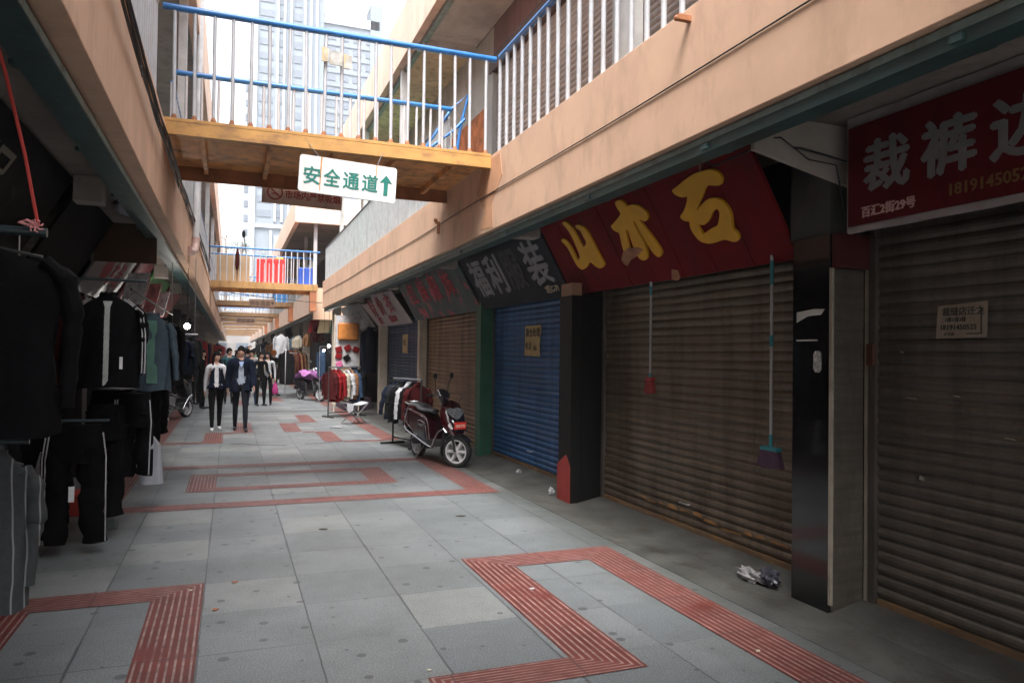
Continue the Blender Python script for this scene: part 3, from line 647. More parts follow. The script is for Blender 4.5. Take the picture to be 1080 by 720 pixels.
# 4: white banner hanging crooked with faded red characters
s4 = sign_root('shop_sign', 'crooked white banner with faded red characters over the faded blue shutter', 17.6)
part(MB().prism([sp(15.75, -.02, .05), sp(19.6, .0, .05), sp(20.0, .75, .12), sp(18.5, .66, .1), sp(18.3, .88, .1), sp(16.1, .8, .06)], SN * .01), 'banner', SWH, s4)
for i, t in enumerate('特价衣'): rtext(t, 19.1 - i * 1.0, .36, .5, PINK, s4, out=.115, width=.62, bold=.014)
rtext('批发', 18.9, .1, .2, PINK, s4, out=.1, bold=.01); rtext('电话1390', 17.6, .1, .2, PINK, s4, out=.1, bold=.01)
s5 = sign_root('shop_sign', 'plain grey white banner beside the crooked one, farthest on the near row', 22)
part(MB().prism([sp(20.2, .02, .03), sp(24.2, .05, .03), sp(24.2, .85, .06), sp(20.4, .78, .06)], SN * .01), 'banner', mat('grey_white_banner', (.26, .26, .26), .85, var=.15, dirt=(.3, .3, .3), damt=.5), s5)
for i in range(2): rtext('服装', 22.6 - i, .35, .26, mat('grey_lettering', (.2, .2, .21), .8), s5, out=.09)
# right banner, vertical, near the picture edge
s6 = thing('shop_sign', 'dark red banner with white characters and a yellow phone number, near right', 'shop sign', (3.6, 1.9, 2.43))
mb = MB(); n = 26
for k in range(n):
    ya0, yb0 = .2 + k * (3.58 - .2) / n, .2 + (k + 1) * (3.58 - .2) / n
    w0, w1 = .008 * math.sin(k * 1.7), .008 * math.sin((k + 1) * 1.7)
    mb.add([(3.6 + w0, ya0, 2.40), (3.6 + w1, yb0, 2.41 if k > n - 6 else 2.40), (3.6 + w1 * .5, yb0, 3.12), (3.6 + w0 * .5, ya0, 3.12), (3.62 + w0, ya0, 2.40), (3.62 + w1, yb0, 2.40), (3.62, yb0, 3.12), (3.62, ya0, 3.12)],
           [(0, 1, 2, 3), (4, 7, 6, 5), (0, 4, 5, 1), (3, 2, 6, 7)])
part(mb, 'banner_cloth', SWH, s6, 'wrinkled pinkish white cloth edge of the banner', smooth=40)
part(MB().box(3.578, 3.588, .2, 3.55, 2.44, 3.05), 'red_face', DKRED, s6)
LETW = mat('dull_white_lettering', (.17, .17, .17), .7, var=.2, vs=10)
def vtext(t, y, z, size, m, root, x=3.5775, width=None, bold=.01, nm='lettering', ext=.003): return part(text_mb(t, (x, y, z), (0, -1, 0), (0, 0, 1), size, ext, bold, width), nm, m, root)
for t, y in (('裁', 3.42), ('裤', 3.02), ('边', 2.62)): vtext(t, y, 2.65, .33, LETW, s6, width=.31, bold=.012)
vtext('18191450525', 2.85, 2.50, .088, mat('mustard_lettering', (.16, .08, .02), .7), s6, bold=.002)
vtext('百汇2街29号', 3.44, 2.485, .07, mat('pale_red_lettering', (.5, .3, .28), .7), s6, bold=.003)
# notices
def notice(label, x, y0, y1, z0, z1, m, lines, ragged=0):
    r = thing('paper_notice', label, 'notice', (x, (y0 + y1) / 2, z0), group='paper notices stuck on shutters')
    if ragged:
        p = [(x, y1, z0 + .01), (x, y1 - .02, z0 + .2), (x, y1 - .01, z1), (x, y0 + .03, z1 + .005), (x, y0, z1 - .03), (x, y0 + .02, z1 - .12), (x, y0 + .05, z1 - .14), (x, y0 + .03, z1 - .17), (x, y0 + .06, z1 - .25), (x, y0 + .04, z0)]
    else: p = [(x, y1 + .015, z0 - .004), (x, y1, z1 - .01), (x, y0 - .005, z1 + .004), (x, y0, z0)]
    part(MB().prism(p, (-.003, 0, 0)), 'sheet', m, r)
    for t, y, z, sz, b in lines: vtext(t, y, z, sz, INK, r, x - .0035, bold=b, ext=.001)
    return r
nt_ = notice('aged relocation notice with phone number and arrow on the near right shutter', 3.874, 2.86, 3.16, 1.75, 1.945, PAPER2, [('裁缝店迁之', 3.13, 1.88, .052, .0012), ('1楼1排3楼', 3.11, 1.842, .03, .0006), ('18191450525', 3.14, 1.795, .042, .0012), ('正对面', 3.12, 1.763, .022, .0003)])
part(MB().box(3.869, 3.8705, 2.888, 2.895, 1.775, 1.895).box(3.869, 3.8705, 2.888, 2.98, 1.768, 1.775).prism([(3.8705, 2.907, 1.893), (3.8705, 2.876, 1.893), (3.8705, 2.8915, 1.913)], (-.0015, 0, 0)), 'arrow', INK, nt_)
notice('torn yellow notice on the bright blue shutter', 3.875, 9.08, 9.68, 1.6, 2.02, PAPER, [('清仓处理', 9.64, 1.88, .13, .004), ('电话', 9.64, 1.70, .12, .003), ('186', 9.36, 1.68, .10, .003)], 1)
notice('small yellow notice on the faded blue shutter', 3.875, 17.0, 17.6, 1.62, 2.06, PAPER, [('转让', 17.5, 1.82, .16, .004)], 1)
# stickers on the pier
r = thing('paper_sticker', 'torn white paper strip high on the black granite pier', 'sticker', (3.575, 3.95, 1.9))
part(MB().prism([(3.579, 3.99, 1.86), (3.579, 3.99, 1.93), (3.579, 3.83, 1.945), (3.579, 3.74, 1.94), (3.579, 3.77, 1.905), (3.579, 3.89, 1.90)], (-.002, 0, 0)), 'paper', mat('dirty_white_paper', (.5, .5, .48), .9), r)
part(MB().box(3.577, 3.579, 3.80, 3.99, 1.735, 1.745), 'tape_line', MATS['dirty_white_paper'], r)
r = thing('oval_sticker', 'small white patterned sticker low on the black granite pier', 'sticker', (3.575, 3.9, 1.6))
part(MB().prism([(3.579, 3.80 + .035 * a, 1.60 + .07 * b) for a, b in ((1, .7), (.6, 1), (-.6, 1), (-1, .7), (-1, -.7), (-.6, -1), (.6, -1), (1, -.7))], (-.002, 0, 0)), 'sheet', mat('speckled_label', (.4, .4, .38), .8, var=.9, vs=40), r)

# sign hung under the near footbridge
SG = mat('white_enamel_sign', (.60, .62, .62), .45, var=.06, vs=4, dirt=(.62, .42, .25), damt=.35, ds=(5, 5, .35))
SGT = mat('green_sign_paint', (.0, .15, .12), .5, var=.1)
r = thing('hanging_sign', 'white sign with green characters and an up arrow, hung under the near footbridge', 'sign', (1.14, 7.93, 3.28))
O = Vector((.62, 7.93, 3.29)); XA = Vector((1.02, 0, -.062)).normalized(); ZA = Vector((.0605, 0, .998)).normalized()
XA = Vector((.9988, 0, -.05)); ZA = Vector((.05, 0, .9988)); Wd, Hd = 1.02, .385
pts = []
for cx, cz, a0 in ((Wd - .03, .03, -90), (Wd - .03, Hd - .03, 0), (.03, Hd - .03, 90), (.03, .03, 180)):
    for k in range(4):
        a = R(a0 + k * 30); pts.append(O + XA * (cx + .03 * math.cos(a)) + ZA * (cz + .03 * math.sin(a)))
part(MB().prism(pts, (0, .025, 0)), 'panel', SG, r)
for t, x in (('安', .05), ('全', .255), ('通', .455), ('道', .655)):
    part(text_mb(t, O + XA * x + ZA * .105 + Vector((0, -.001, 0)), XA, ZA, .195, .003, .004, .165), 'lettering', SGT, r)
q = lambda x, z: O + XA * x + ZA * z + Vector((0, -.001, 0))
part(MB().prism([q(.885, .07), q(.93, .07), q(.93, .21), q(.975, .205), q(.9075, .29), q(.84, .205), q(.885, .21)], (0, -.003, 0)), 'arrow', SGT, r)
RUS = mat('rust_run', (.55, .27, .1), .8, var=.4, vs=8)
part(MB().prism([q(.213, .03), q(.222, .03), q(.228, .383), q(.21, .383)], (0, -.0006, 0)), 'rust_streak', RUS, r); part(MB().prism([q(.795, .2), q(.80, .2), q(.805, .383), q(.792, .383)], (0, -.0006, 0)), 'rust_streak', RUS, r)
part(MB().tube([O + XA * .2 + ZA * .38, O + XA * .1 + ZA * .5 + Vector((0, .06, 0)), (.68, 8.05, 3.9)], .004, 5).tube([O + XA * .8 + ZA * .38, (1.5, 8.0, 3.77), (1.56, 8.02, 3.9)], .004, 5), 'hanging_wire', STEEL, r)
# no smoking board behind it
BRB = mat('brown_faded_board', (.52, .38, .31), .8, var=.2, vs=2, dirt=(.2, .13, .1), damt=.5)
BRL = mat('oxide_red_lettering', (.26, .03, .025), .7, var=.3, vs=9)
r = thing('hanging_sign', 'brown board with a no smoking symbol hung behind the green lettered sign', 'sign', (.85, 10.06, 3.56))
O2 = Vector((.34, 10.06, 3.55)); X2 = Vector((.9995, 0, -.03)); Z2 = Vector((.03, 0, .9995)); q2 = lambda x, z, d=-.001: O2 + X2 * x + Z2 * z + Vector((0, d, 0))
part(MB().prism([q2(0, 0, 0), q2(1.02, 0, 0), q2(1.02, .32, 0), q2(0, .32, 0)], (0, .02, 0)), 'panel', BRB, r)
mb = MB()
for k in range(28):
    a, b = 2 * math.pi * k / 28, 2 * math.pi * (k + 1) / 28
    mb.prism([q2(.16 + .1 * math.cos(a), .145 + .1 * math.sin(a)), q2(.16 + .1 * math.cos(b), .145 + .1 * math.sin(b)), q2(.16 + .082 * math.cos(b), .145 + .082 * math.sin(b)), q2(.16 + .082 * math.cos(a), .145 + .082 * math.sin(a))], (0, -.002, 0))
mb.prism([q2(.08, .205), q2(.095, .215), q2(.24, .085), q2(.225, .075)], (0, -.002, 0)).prism([q2(.12, .12), q2(.2, .12), q2(.2, .135), q2(.12, .135)], (0, -.0015, 0))
part(mb, 'no_smoking_symbol', BRL, r)
part(text_mb('市场内严禁吸烟', q2(.29, .09), X2, Z2, .12, .002, .003, .70), 'lettering', BRL, r)
part(MB().tube([(.5, 10.06, 3.86), (.5, 10.0, 3.92)], .004, 5).tube([(1.1, 10.06, 3.86), (1.1, 10.0, 3.92)], .004, 5), 'hanging_wire', STEEL, r)
# faded squares wired on the near rail
r = thing('weathered_notice', 'weathered pale panels wired to the near footbridge railing', 'panel', (1.0, 7.98, 4.66))
for x0, x1, z0 in ((.845, .925, 4.70), (.93, 1.06, 4.675), (1.075, 1.16, 4.655)):
    part(MB().prism([(x0, 7.985, z0), (x1, 7.985, z0 - .005), (x1, 7.985, z0 + .14), (x0, 7.985, z0 + .15)], (0, .012, 0)), 'panel_sheet', mat('weathered_panel', (.45, .44, .42), .8, var=.5, vs=9, dirt=(.6, .35, .05), damt=.7, ds=(6, 6, 1)), r)
# boards on farther bridges
for (x0, x1, y, z0, z1, lab, t) in ((.75, 1.9, 35.93, 3.66, 4.02, 'brown board with dark characters on the third footbridge', '安全通道↑'), (.3, 1.35, 46.93, 3.28, 3.62, 'small dark board under the fourth footbridge', '安全通道')):
    r = thing('bridge_board', lab, 'sign', ((x0 + x1) / 2, y, z0), group='boards on the far footbridges')
    part(MB().box(x0, x1, y, y + .03, z0, z1), 'panel', mat('dark_bridge_board', (.17, .10, .065), .8), r)
    part(text_mb(t, (x0 + .05, y - .001, z0 + .08), (1, 0, 0), (0, 0, 1), .25, .004, .006, x1 - x0 - .1), 'lettering', mat('dark_brown_lettering', (.06, .03, .02), .8), r)
    if z1 < 3.7: part(MB().tube([(x0 + .1, y + .015, z1), (x0 + .1, y + .05, 3.75)], .012, 5).tube([(x1 - .1, y + .015, z1), (x1 - .1, y + .05, 3.75)], .012, 5), 'hanging_wire', STEEL, r)

# left slanted signs (mirrored)
LP0, LD, LN = Vector((-1.75, 0, 2.33)), Vector((.4985, 0, .8669)), Vector((.8669, 0, -.4985))
def lp(y, s, out=0): return Vector((LP0.x, y, LP0.z)) + LD * s + LN * out
def lsign(y0, y1, m, label, s0=0, s1=.88):
    r = thing('shop_sign', label, 'shop sign', (-1.75, (y0 + y1) / 2, 2.33), group='slanted shop signs under the left eave')
    part(MB().prism([lp(y0, s0), lp(y1, s0), lp(y1, s1), lp(y0, s1)], LN * .03), 'board', m, r); return r
LDK = mat('near_black_sign_board', (.008, .008, .009), .8, var=.3, spec=.1)
LLT = mat('dim_olive_lettering', (.13, .12, .08), .7)
r = lsign(.5, 3.6, LDK, 'nearest dark sign under the left eave')
r = lsign(3.9, 7.25, LDK, 'dark sign with dim brush characters, above the hanging rail tied with red rope')
for t, y in (('衣', 4.05), ('服', 5.2)): part(text_mb(t, lp(y, .2, .031), (0, 1, 0), LD, .62, .003, .0, .7), 'lettering', LLT, r)
r = lsign(7.6, 9.6, mat('charcoal_sign_board', (.012, .012, .013), .8, spec=.1), 'plain charcoal sign under the left eave before the brown board')
r = thing('brown_board', 'brown board hung across the left eave, facing the street end', 'board', (-1.15, 9.7, 2.62)); part(MB().box(-1.5, -.84, 9.7, 9.73, 2.64, 3.1), 'board_panel', mat('dark_brown_board', (.06, .03, .014), .8), r)
r = lsign(10.0, 12.6, mat('silver_grey_banner', (.16, .165, .17), .5, var=.2, vs=4), 'silver grey banner with a red emblem under the left eave')
part(MB().prism([lp(10.9 + .28 * math.cos(a * .63), .42 + .2 * math.sin(a * .63), .031) for a in range(10)], LN * .002), 'emblem', PINK, r)
part(text_mb('女装', lp(11.3, .25, .031), (0, 1, 0), LD, .45, .003, .008), 'lettering', PINK, r)
r = lsign(12.9, 14.4, mat('dark_maroon_sign', (.12, .015, .02), .6), 'dark maroon sign under the left eave')
r = lsign(14.9, 18.1, mat('leaf_green_banner', (.06, .22, .05), .7, var=.6, vs=3), 'green leafy banner under the left eave next to the bulb')
r = lsign(18.6, 21.8, mat('far_red_sign', (.25, .03, .03), .7), 'far red sign under the left eave')
PKM = mat('striped_packing', (.4, .12, .12), .35, var=.9, vs=12)
PKM2 = mat('clear_packing', (.4, .4, .42), .25, var=.6, vs=14)
base_pk = None
for k in range(9):
    y = 10.6 + k * .55; x = -1.22 - .05 * (k % 3)
    o = build(MB().prism([(x - .12, y, 2.15), (x + .14, y, 2.2), (x + .24, y, 2.62), (x - .02, y, 2.6)], (0, .03, 0)), 'goods_packet', PKM if k % 2 else PKM2, bevel=.008)
    tag(o, '%s packet hanging %s in the row from the left eave' % ('red striped' if k % 2 else 'clear', ['nearest', 'second', 'third', 'fourth', 'fifth', 'sixth', 'seventh', 'eighth', 'farthest'][k]), 'packet', 'packets hanging from the left eave')

# ------------------------------------------------------------------ cables, lamps, pipe
r = thing('cable_bundle', 'bundle of black cables sagging along the left fascia', 'cable', (-.63, 10, 3.6))
base = [(-.625, 3.6, 3.72), (-.62, 4.8, 3.65), (-.62, 5.8, 3.62), (-.62, 6.88, 3.6), (-.6, 7.7, 3.57), (-.6, 8.5, 3.56), (-.61, 9.7, 3.6), (-.62, 11.0, 3.69), (-.62, 13.4, 3.76), (-.62, 15.85, 3.84), (-.62, 20, 3.95), (-.62, 26, 4.05)]
for k in range(5):
    ph = k * 1.3
    path = []
    for i in range(len(base) - 1):
        a, b = Vector(base[i]), Vector(base[i + 1])
        for t in (0, .33, .66):
            p = a.lerp(b, t); s = (i + t) * .45
            path.append(p + Vector((.018 * math.sin(s * 2.1 + ph) + .01, 0, .035 * math.cos(s * 1.7 + ph))))
    part(MB().tube(path, .010 if k < 3 else .006, 6), 'cable', CABLE, r, smooth=60)
for (y, z, rad) in ((5.6, 3.52, .035), (6.9, 3.52, .045), (11, 3.6, .06)):
    part(MB().tube([(-.60, y + rad * math.cos(a * .7), z + rad * math.sin(a * .7)) for a in range(10)], .004, 5), 'cable_loop', CABLE, r)
r = thing('fascia_wire', 'thin black wire running along the right peach fascia', 'cable', (2.74, 9, 3.46))
path = [(2.752, y, 3.455 + .012 * math.sin(y * .9) + (0 if y < 9.9 else (y - 9.9) * .004)) for y in [i * .5 - 1 for i in range(52)]]
part(MB().tube(path, .0055, 5), 'wire', CABLE, r)
r = thing('wire_bracket', 'rusty wire bracket on the right fascia just past the near footbridge', 'bracket', (2.74, 10.3, 3.4))
part(MB().box(2.70, 2.758, 10.2, 10.24, 3.47, 3.5).box(2.72, 2.758, 10.2, 10.23, 3.33, 3.47).ball((2.70, 10.22, 3.52), .03, 8, 6), 'bracket_arm', BRN, r)
r = thing('wire_bracket', 'short rusty stub near the top of the right fascia', 'bracket', (2.74, 4.2, 3.8))
part(MB().box(2.66, 2.758, 4.05, 4.09, 3.80, 3.835).ball((2.66, 4.07, 3.81), .02, 8, 6), 'bracket_arm', BRN, r)
r = thing('street_cable', 'slack black cable crossing the street past the second footbridge', 'cable', (1, 26, 3.5))
part(MB().tube([(-.64, 24.5, 3.55), (.2, 24.9, 3.42), (1.3, 25.3, 3.35), (2.4, 25.6, 3.3), (4.8, 26.6, 3.25)], .012, 6), 'cable', CABLE, r)
r = thing('downpipe', 'white downpipe with a pinkish elbow on the left facade past the near footbridge', 'pipe', (-.6, 13.4, 3.1))
part(MB().tube([(-.58, 13.5, 8.3), (-.58, 13.5, 3.5)], .055, 12), 'pipe', mat('white_plastic_pipe', (.62, .62, .63), .4), r, smooth=50)
part(MB().tube([(-.58, 13.5, 3.52), (-.58, 13.5, 3.4), (-.59, 13.42, 3.3), (-.62, 13.2, 3.24), (-.66, 12.9, 3.22)], .065, 12), 'elbow', mat('pinkish_pipe', (.5, .34, .3), .5), r, smooth=50)
def ceiling_lamp(x, y, label):
    r = thing('ceiling_lamp', label, 'lamp', (x, y, 3.0), group='unlit round ceiling lamps under the eaves')
    part(MB().lathe((x, y, 3.129), [(.15, 0), (.16, -.02), (.16, -.04)], 20), 'lamp_base', mat('lamp_base_white', (.4, .4, .42), .5), r, smooth=40)
    part(MB().lathe((x, y, 3.09), [(.15, 0), (.145, -.03), (.11, -.065), (.05, -.085), (.004, -.09)], 20), 'lamp_globe', mat('milky_lamp_glass', (.45, .47, .52), .3), r, smooth=60)
ceiling_lamp(-1.0, 8.55, 'round unlit lamp under the left eave by the pale cross beam')
ceiling_lamp(3.12, 13.2, 'round unlit lamp under the right eave by the slanted dark floral sign')
ceiling_lamp(3.1, 20.6, 'round unlit lamp under the right eave near the plain banner')
def bulb(x, y, z, top, label, pw):
    r = thing('hanging_bulb', label, 'lamp', (x, y, z), group='bare bulbs lighting the stalls')
    part(MB().ball((x, y, z), .05, 12, 8), 'bulb', emis('lit_bulb', (1, .97, .9), 14), r, smooth=60)
    part(MB().tube([(x, y, z + .045), (x, y, top)], .006, 5), 'cord', CABLE, r)
    l = bpy.data.lights.new('bulb_light', 'POINT'); l.energy = pw; l.shadow_soft_size = .06; l.color = (1, .95, .86)
    o = bpy.data.objects.new('bulb_light', l); COL.objects.link(o); o.parent = r; o.location = (0, 0, -.09)
bulb(-.71, 14, 2.04, 3.12, 'bright bare bulb hanging over the left stalls by the green banner', 12)
bulb(2.95, 25.6, 1.66, 3.0, 'left bare bulb of the pair over the right clothes stalls', 8)
bulb(3.15, 25.9, 1.83, 3.0, 'higher bare bulb over the right clothes stalls', 6)
bulb(3.0, 24.7, 1.45, 3.0, 'low bare bulb beside the cream post on the right', 6)
# brooms hanging in front of the brown shutter
def broom(y, z1, z0, red, label):
    r = thing('hanging_broom', label, 'broom', (3.7, y, z0), group='brooms hung from the crimson sign')
    x = 3.68
    HT = mat('broom_handle_grey', (.3, .3, .3), .5); TB = mat('teal_grip', (.02, .17, .2), .5)
    part(MB().tube([(x, y, z1), (x, y, z0 + .14)], .011, 8), 'handle', HT, r, smooth=50)
    for a, b in (((0, .13), (.4, .46), (.93, 1)) if not red else ((0, .1), (.95, 1))):
        part(MB().tube([(x, y, z1 - (z1 - z0 - .14) * a), (x, y, z1 - (z1 - z0 - .14) * b)], .014, 8), 'grip', TB, r, smooth=50)
    part(MB().tube([(x, y, z1 + .04), (x, y, z1 - .02)], .012, 8), 'end_cap', WHT, r)
    w = .13 if not red else .075
    hm = mat('dark_purple_bristles', (.05, .02, .045), .9, var=.5, vs=30) if not red else mat('red_bristles', (.20, .015, .015), .8, var=.5, vs=30)
    hd = part(MB().prism([(x - .025, y + w * .65, z0 + .12), (x - .025, y - w * .65, z0 + .12), (x - .025, y - w, z0), (x - .025, y + w * .5, z0 - .015), (x - .025, y + w, z0 + .01)], (.05, 0, 0)), 'bristles', hm, r, bevel=.01)
    part(MB().box(x - .028, x + .028, y - w * .7, y + w * .7, z0 + .115, z0 + .145), 'brush_head', TB if not red else mat('red_plastic', (.28, .02, .02), .5), r, bevel=.008)
broom(4.36, 2.33, .83, False, 'dark purple broom with teal grips hanging low by the granite pier')
broom(6.02, 2.28, 1.28, True, 'red headed broom hanging higher in front of the brown shutter')

# ------------------------------------------------------------------ garments
def cloth(name, col, var=.25, **k): return mat(name, col, .9, var=var, vs=6, bump=.3, bs=45, spec=.08, **k)
C_BLK = cloth('black_cloth', (.005, .005, .006)); C_DK = cloth('charcoal_cloth', (.014, .015, .017)); C_GRY = cloth('blue_grey_cloth', (.055, .08, .10))
C_WHT = cloth('white_cloth', (.38, .38, .40)); C_MAR = cloth('maroon_cloth', (.05, .008, .009)); C_NAV = cloth('navy_cloth', (.007, .010, .021))
C_RED = cloth('red_cloth', (.17, .010, .012)); C_TAN = cloth('camel_cloth', (.22, .11, .055)); C_BRN = cloth('brown_cloth', (.06, .022, .014)); C_CRM = cloth('cream_cloth', (.32, .28, .22))
C_GRN = cloth('mint_cloth', (.10, .2, .16)); C_BLU = cloth('denim_cloth', (.03, .055, .10)); C_PNK = cloth('pink_cloth', (.5, .12, .25)); C_ORG = cloth('orange_cloth', (.42, .12, .02)); C_PUR = cloth('purple_cloth', (.06, .03, .10))
def stripe_cloth():
    m, nt, b = new_mat('grey_striped_knit'); t = nt.nodes.new('ShaderNodeTexCoord'); sp_ = nt.nodes.new('ShaderNodeSeparateXYZ'); nt.links.new(t.outputs['Object'], sp_.inputs[0])
    n = noise(nt, coords(nt), 40, 3); w = noise(nt, coords(nt), 2.5, 2)
    x = math_n(nt, 'FRACT', math_n(nt, 'MULTIPLY', math_n(nt, 'ADD', sp_.outputs[0], math_n(nt, 'MULTIPLY', w, .05)), 19.0))
    l = math_n(nt, 'LESS_THAN', x, .13)
    c = mixc(nt, n, (.03, .035, .038), (.06, .066, .07)); c = mixc(nt, math_n(nt, 'MULTIPLY', l, .8), c, (.26, .27, .28))
    nt.links.new(c, b.inputs['Base Color']); b.inputs['Roughness'].default_value = .95; return m
C_STR = stripe_cloth()
def lerp(a, b, t): return a + (b - a) * t
def interp(keys, t):
    for (a, va), (b, vb) in zip(keys, keys[1:]):
        if t <= b: return va + (vb - va) * (t - a) / (b - a)
    return keys[-1][1]
def jacket(label, x, y, z, yaw, w, L, m, cat='jacket', depth=.10, sleeve=None, zip_m=None, stripe_m=None, lining=None, collar=True, tags=None, hook=.16, seed=0, group='clothes hung for sale along the left shops', hem=None, detail=True):
    """hanging top; local front is -y, origin at the shoulder line"""
    rg = random.Random(seed); r = thing('hanging_jacket', label, cat, (x, y, z), yaw, group)
    sleeve = sleeve or L * .86; hw = w / 2
    HW = [(0, .065), (.03, .085), (.08, hw * .62), (.13, hw * .84), (.2, hw * .86), (.55, hw * .82), (1, hw * .88)]
    HD = [(0, .045), (.08, depth * .55), (.25, depth * .9), (.7, depth), (1, depth * 1.05)]
    n = 30; ph = rg.uniform(0, 6); mb = MB(); rings = []
    for i in range(19):
        t = i / 18; a, d = interp(HW, t), interp(HD, t); rg_ = []
        for k in range(n):
            th = 2 * math.pi * k / n; f = 1 + .20 * t * math.sin(th * 4 + ph + t * 2.5) + .12 * math.sin(th * 7 + ph * 2 + t * 6) * (t > .1)
            cx, sx = math.cos(th), math.sin(th)
            rg_.append((a * math.copysign(abs(cx) ** .8, cx) * (1 + (f - 1) * .4), d * sx * f, -t * L + .03 * (1 - t) ** 4 + (.012 * math.sin(th * 3 + ph) if i == 18 else 0)))
        rings.append(rg_)
    mb.loft(rings)
    for s in (-1, 1):
        sw = rg.uniform(-.02, .03); tuck = rg.uniform(-.02, .02)
        P = [(s * hw * .70, 0, -.05), (s * hw * .92, .005, -.13), (s * (hw * .99), .0, -.28), (s * (hw * 1.0 + sw), -.01, -sleeve * .62), (s * (hw * .98 + sw * 1.6), -.02 + tuck, -sleeve)]
        rr = [.055, .072, .068, .056, .047]
        PP, RR = [], []
        for j in range(len(P) - 1):
            for u in range(4):
                PP.append(Vector(P[j]).lerp(Vector(P[j + 1]), u / 4)); RR.append(lerp(rr[j], rr[j + 1], u / 4) * (1 + .13 * math.sin(j * 7 + u * 2.3 + seed)))
        PP.append(Vector(P[-1])); RR.append(rr[-1])
        mb.tube(PP, RR, 12, sy=.62)
    part_l(mb, 'cloth_body', m, r)
    if collar:
        part_l(MB().loft([[(.068 * math.cos(a * .524), .05 * math.sin(a * .524), h + (.012 if math.sin(a * .524) > 0 else -.01)) for a in range(12)] for h in (.0, .03, .055)], caps=False).loft([[(.056 * math.cos(a * .524), .04 * math.sin(a * .524), h + (.012 if math.sin(a * .524) > 0 else -.01)) for a in range(12)] for h in (.055, .0)]), 'collar', m, r)
    yf = lambda t: -interp(HD, t) * 1.12 - .004
    if zip_m:
        mb = MB()
        for i in range(12):
            t0, t1 = .02 + i * .08, .02 + (i + 1) * .08
            b = .02 if i else .035
            mb.prism([(-b, yf(t0), -t0 * L), (b, yf(t0), -t0 * L), (.018, yf(t1), -t1 * L), (-.018, yf(t1), -t1 * L)], (0, .012, 0))
        part_l(mb, 'zip_band', zip_m, r)
    if lining:
        part_l(MB().prism([(-.05, yf(.05), -.02), (.05, yf(.05), -.02), (.075, yf(.9), -.9 * L), (-.03, yf(.9), -.9 * L)], (0, .01, 0)), 'lining', lining, r)
    if stripe_m:
        for s in (-1, 1):
            for off in (0, .022):
                pts = [(s * (hw * .45 + off), -.035, .005), (s * (hw * .88 + off), -.055, -.10), (s * (hw * .96 + off), -.06, -.28), (s * (hw * .97 + off), -.06, -sleeve * .62), (s * (hw * .96 + off), -.062, -sleeve * .98)]
                part_l(MB().tube(pts, .006, 5), 'sleeve_stripe', stripe_m, r)
    if hem: part_l(MB().loft([[(interp(HW, 1) * 1.0 * math.cos(a * .262), interp(HD, 1) * 1.15 * math.sin(a * .262), -L + h) for a in range(24)] for h in (-.03, .015)]), 'hem_band', hem, r)
    if tags: 
        for tx, tz in tags: part_l(MB().box(tx - .012, tx + .012, yf(.5) - .012, yf(.5) - .006, tz - .05, tz + .05), 'price_tag', MATS['white_tag'], r)
    if hook:
        part_l(MB().tube([(0, 0, -.01), (0, 0, hook * .6), (.02, 0, hook * .8), (.012, 0, hook), (-.01, 0, hook * .95)], .004, 6).tube([(-hw * .7, 0, -.03), (0, 0, .02), (hw * .7, 0, -.03)], .008, 6), 'hanger', MATS['dark_hanger'], r)
    return r
mat('white_tag', (.7, .7, .72), .7); mat('dark_hanger', (.05, .05, .05), .4)
def part_l(mb, name, m, r, smooth=45, **k): return build(mb, name, m, r, smooth=smooth, local=True, **k)
def trousers(label, x, y, z, yaw, w, L, m, stripe=None, tags=None, seed=0, spread=.03, group='clothes hung for sale along the left shops', hook=0):
    rg = random.Random(seed); r = thing('hanging_trousers', label, 'trousers', (x, y, z), yaw, group); mb = MB(); hw = w / 2
    mb.loft([[(hw * k * math.cos(a * .393), .07 * math.sin(a * .393) * (1 + .1 * math.sin(a * 2.1)), h) for a in range(16)] for k, h in ((.80, 0), (.82, -.05), (.9, -.14), (.98, -.24), (.96, -.30))])
    for s in (-1, 1):
        PP = []; RR = []
        for i in range(14):
            t = i / 13; PP.append((s * (hw * .5 + spread * t) + .01 * math.sin(i * .9 + seed), .012 * math.sin(i * .7 + s + seed), -.18 - t * (L - .18)))
            RR.append(lerp(hw * .52, hw * .40, t ** .6) * (1 + .12 * math.sin(i * 1.9 + seed * 2 + s)))
        mb.tube(PP, RR, 12, sy=.55)
    part_l(mb, 'cloth_legs', m, r)
    if stripe:
        for s, offs in ((-1, (0, .022)), (1, (0,))):
            for off in offs:
                part_l(MB().tube([(s * (hw * .88 - off), -.045, -.06), (s * (hw * .99 - off), -.045, -.25), (s * (hw * .93 + spread * .5 - off), -.04, -L * .6), (s * (hw * .88 + spread - off), -.035, -L * .99)], .0055, 5), 'side_stripe', stripe, r)
    if tags:
        for tx, tz in tags: part_l(MB().box(tx - .02, tx + .02, -.098, -.09, tz - .06, tz + .06), 'price_tag', MATS['white_tag'], r)
    return r
G1 = 'clothes hung for sale along the left shops'
jacket('large black coat nearest the camera on the left, hung from the taped pipe', -1.06, 3.72, 2.05, .12, .82, .80, C_BLK, 'coat', depth=.14, seed=1, hook=.1)
jacket('black track jacket with a pale zip band and white sleeve stripes', -.95, 6.9, 2.03, .05, .54, .72, C_BLK, zip_m=C_GRY if False else cloth('pale_zip_band', (.42, .45, .43)), stripe_m=C_WHT, tags=[(.11, -.52)], seed=2)
jacket('maroon sweater half hidden behind the striped track jacket', -1.24, 7.15, 2.02, .2, .5, .7, C_MAR, 'sweater', seed=3)
jacket('black jacket with a white band at its hem, right of the striped track jacket', -.96, 7.55, 1.98, -.25, .42, .68, C_BLK, stripe_m=C_WHT, hem=C_WHT, seed=4)
jacket('blue grey jacket with a mint lining', -.80, 9.0, 1.96, -.1, .42, .78, C_GRY, lining=C_GRN, seed=5)
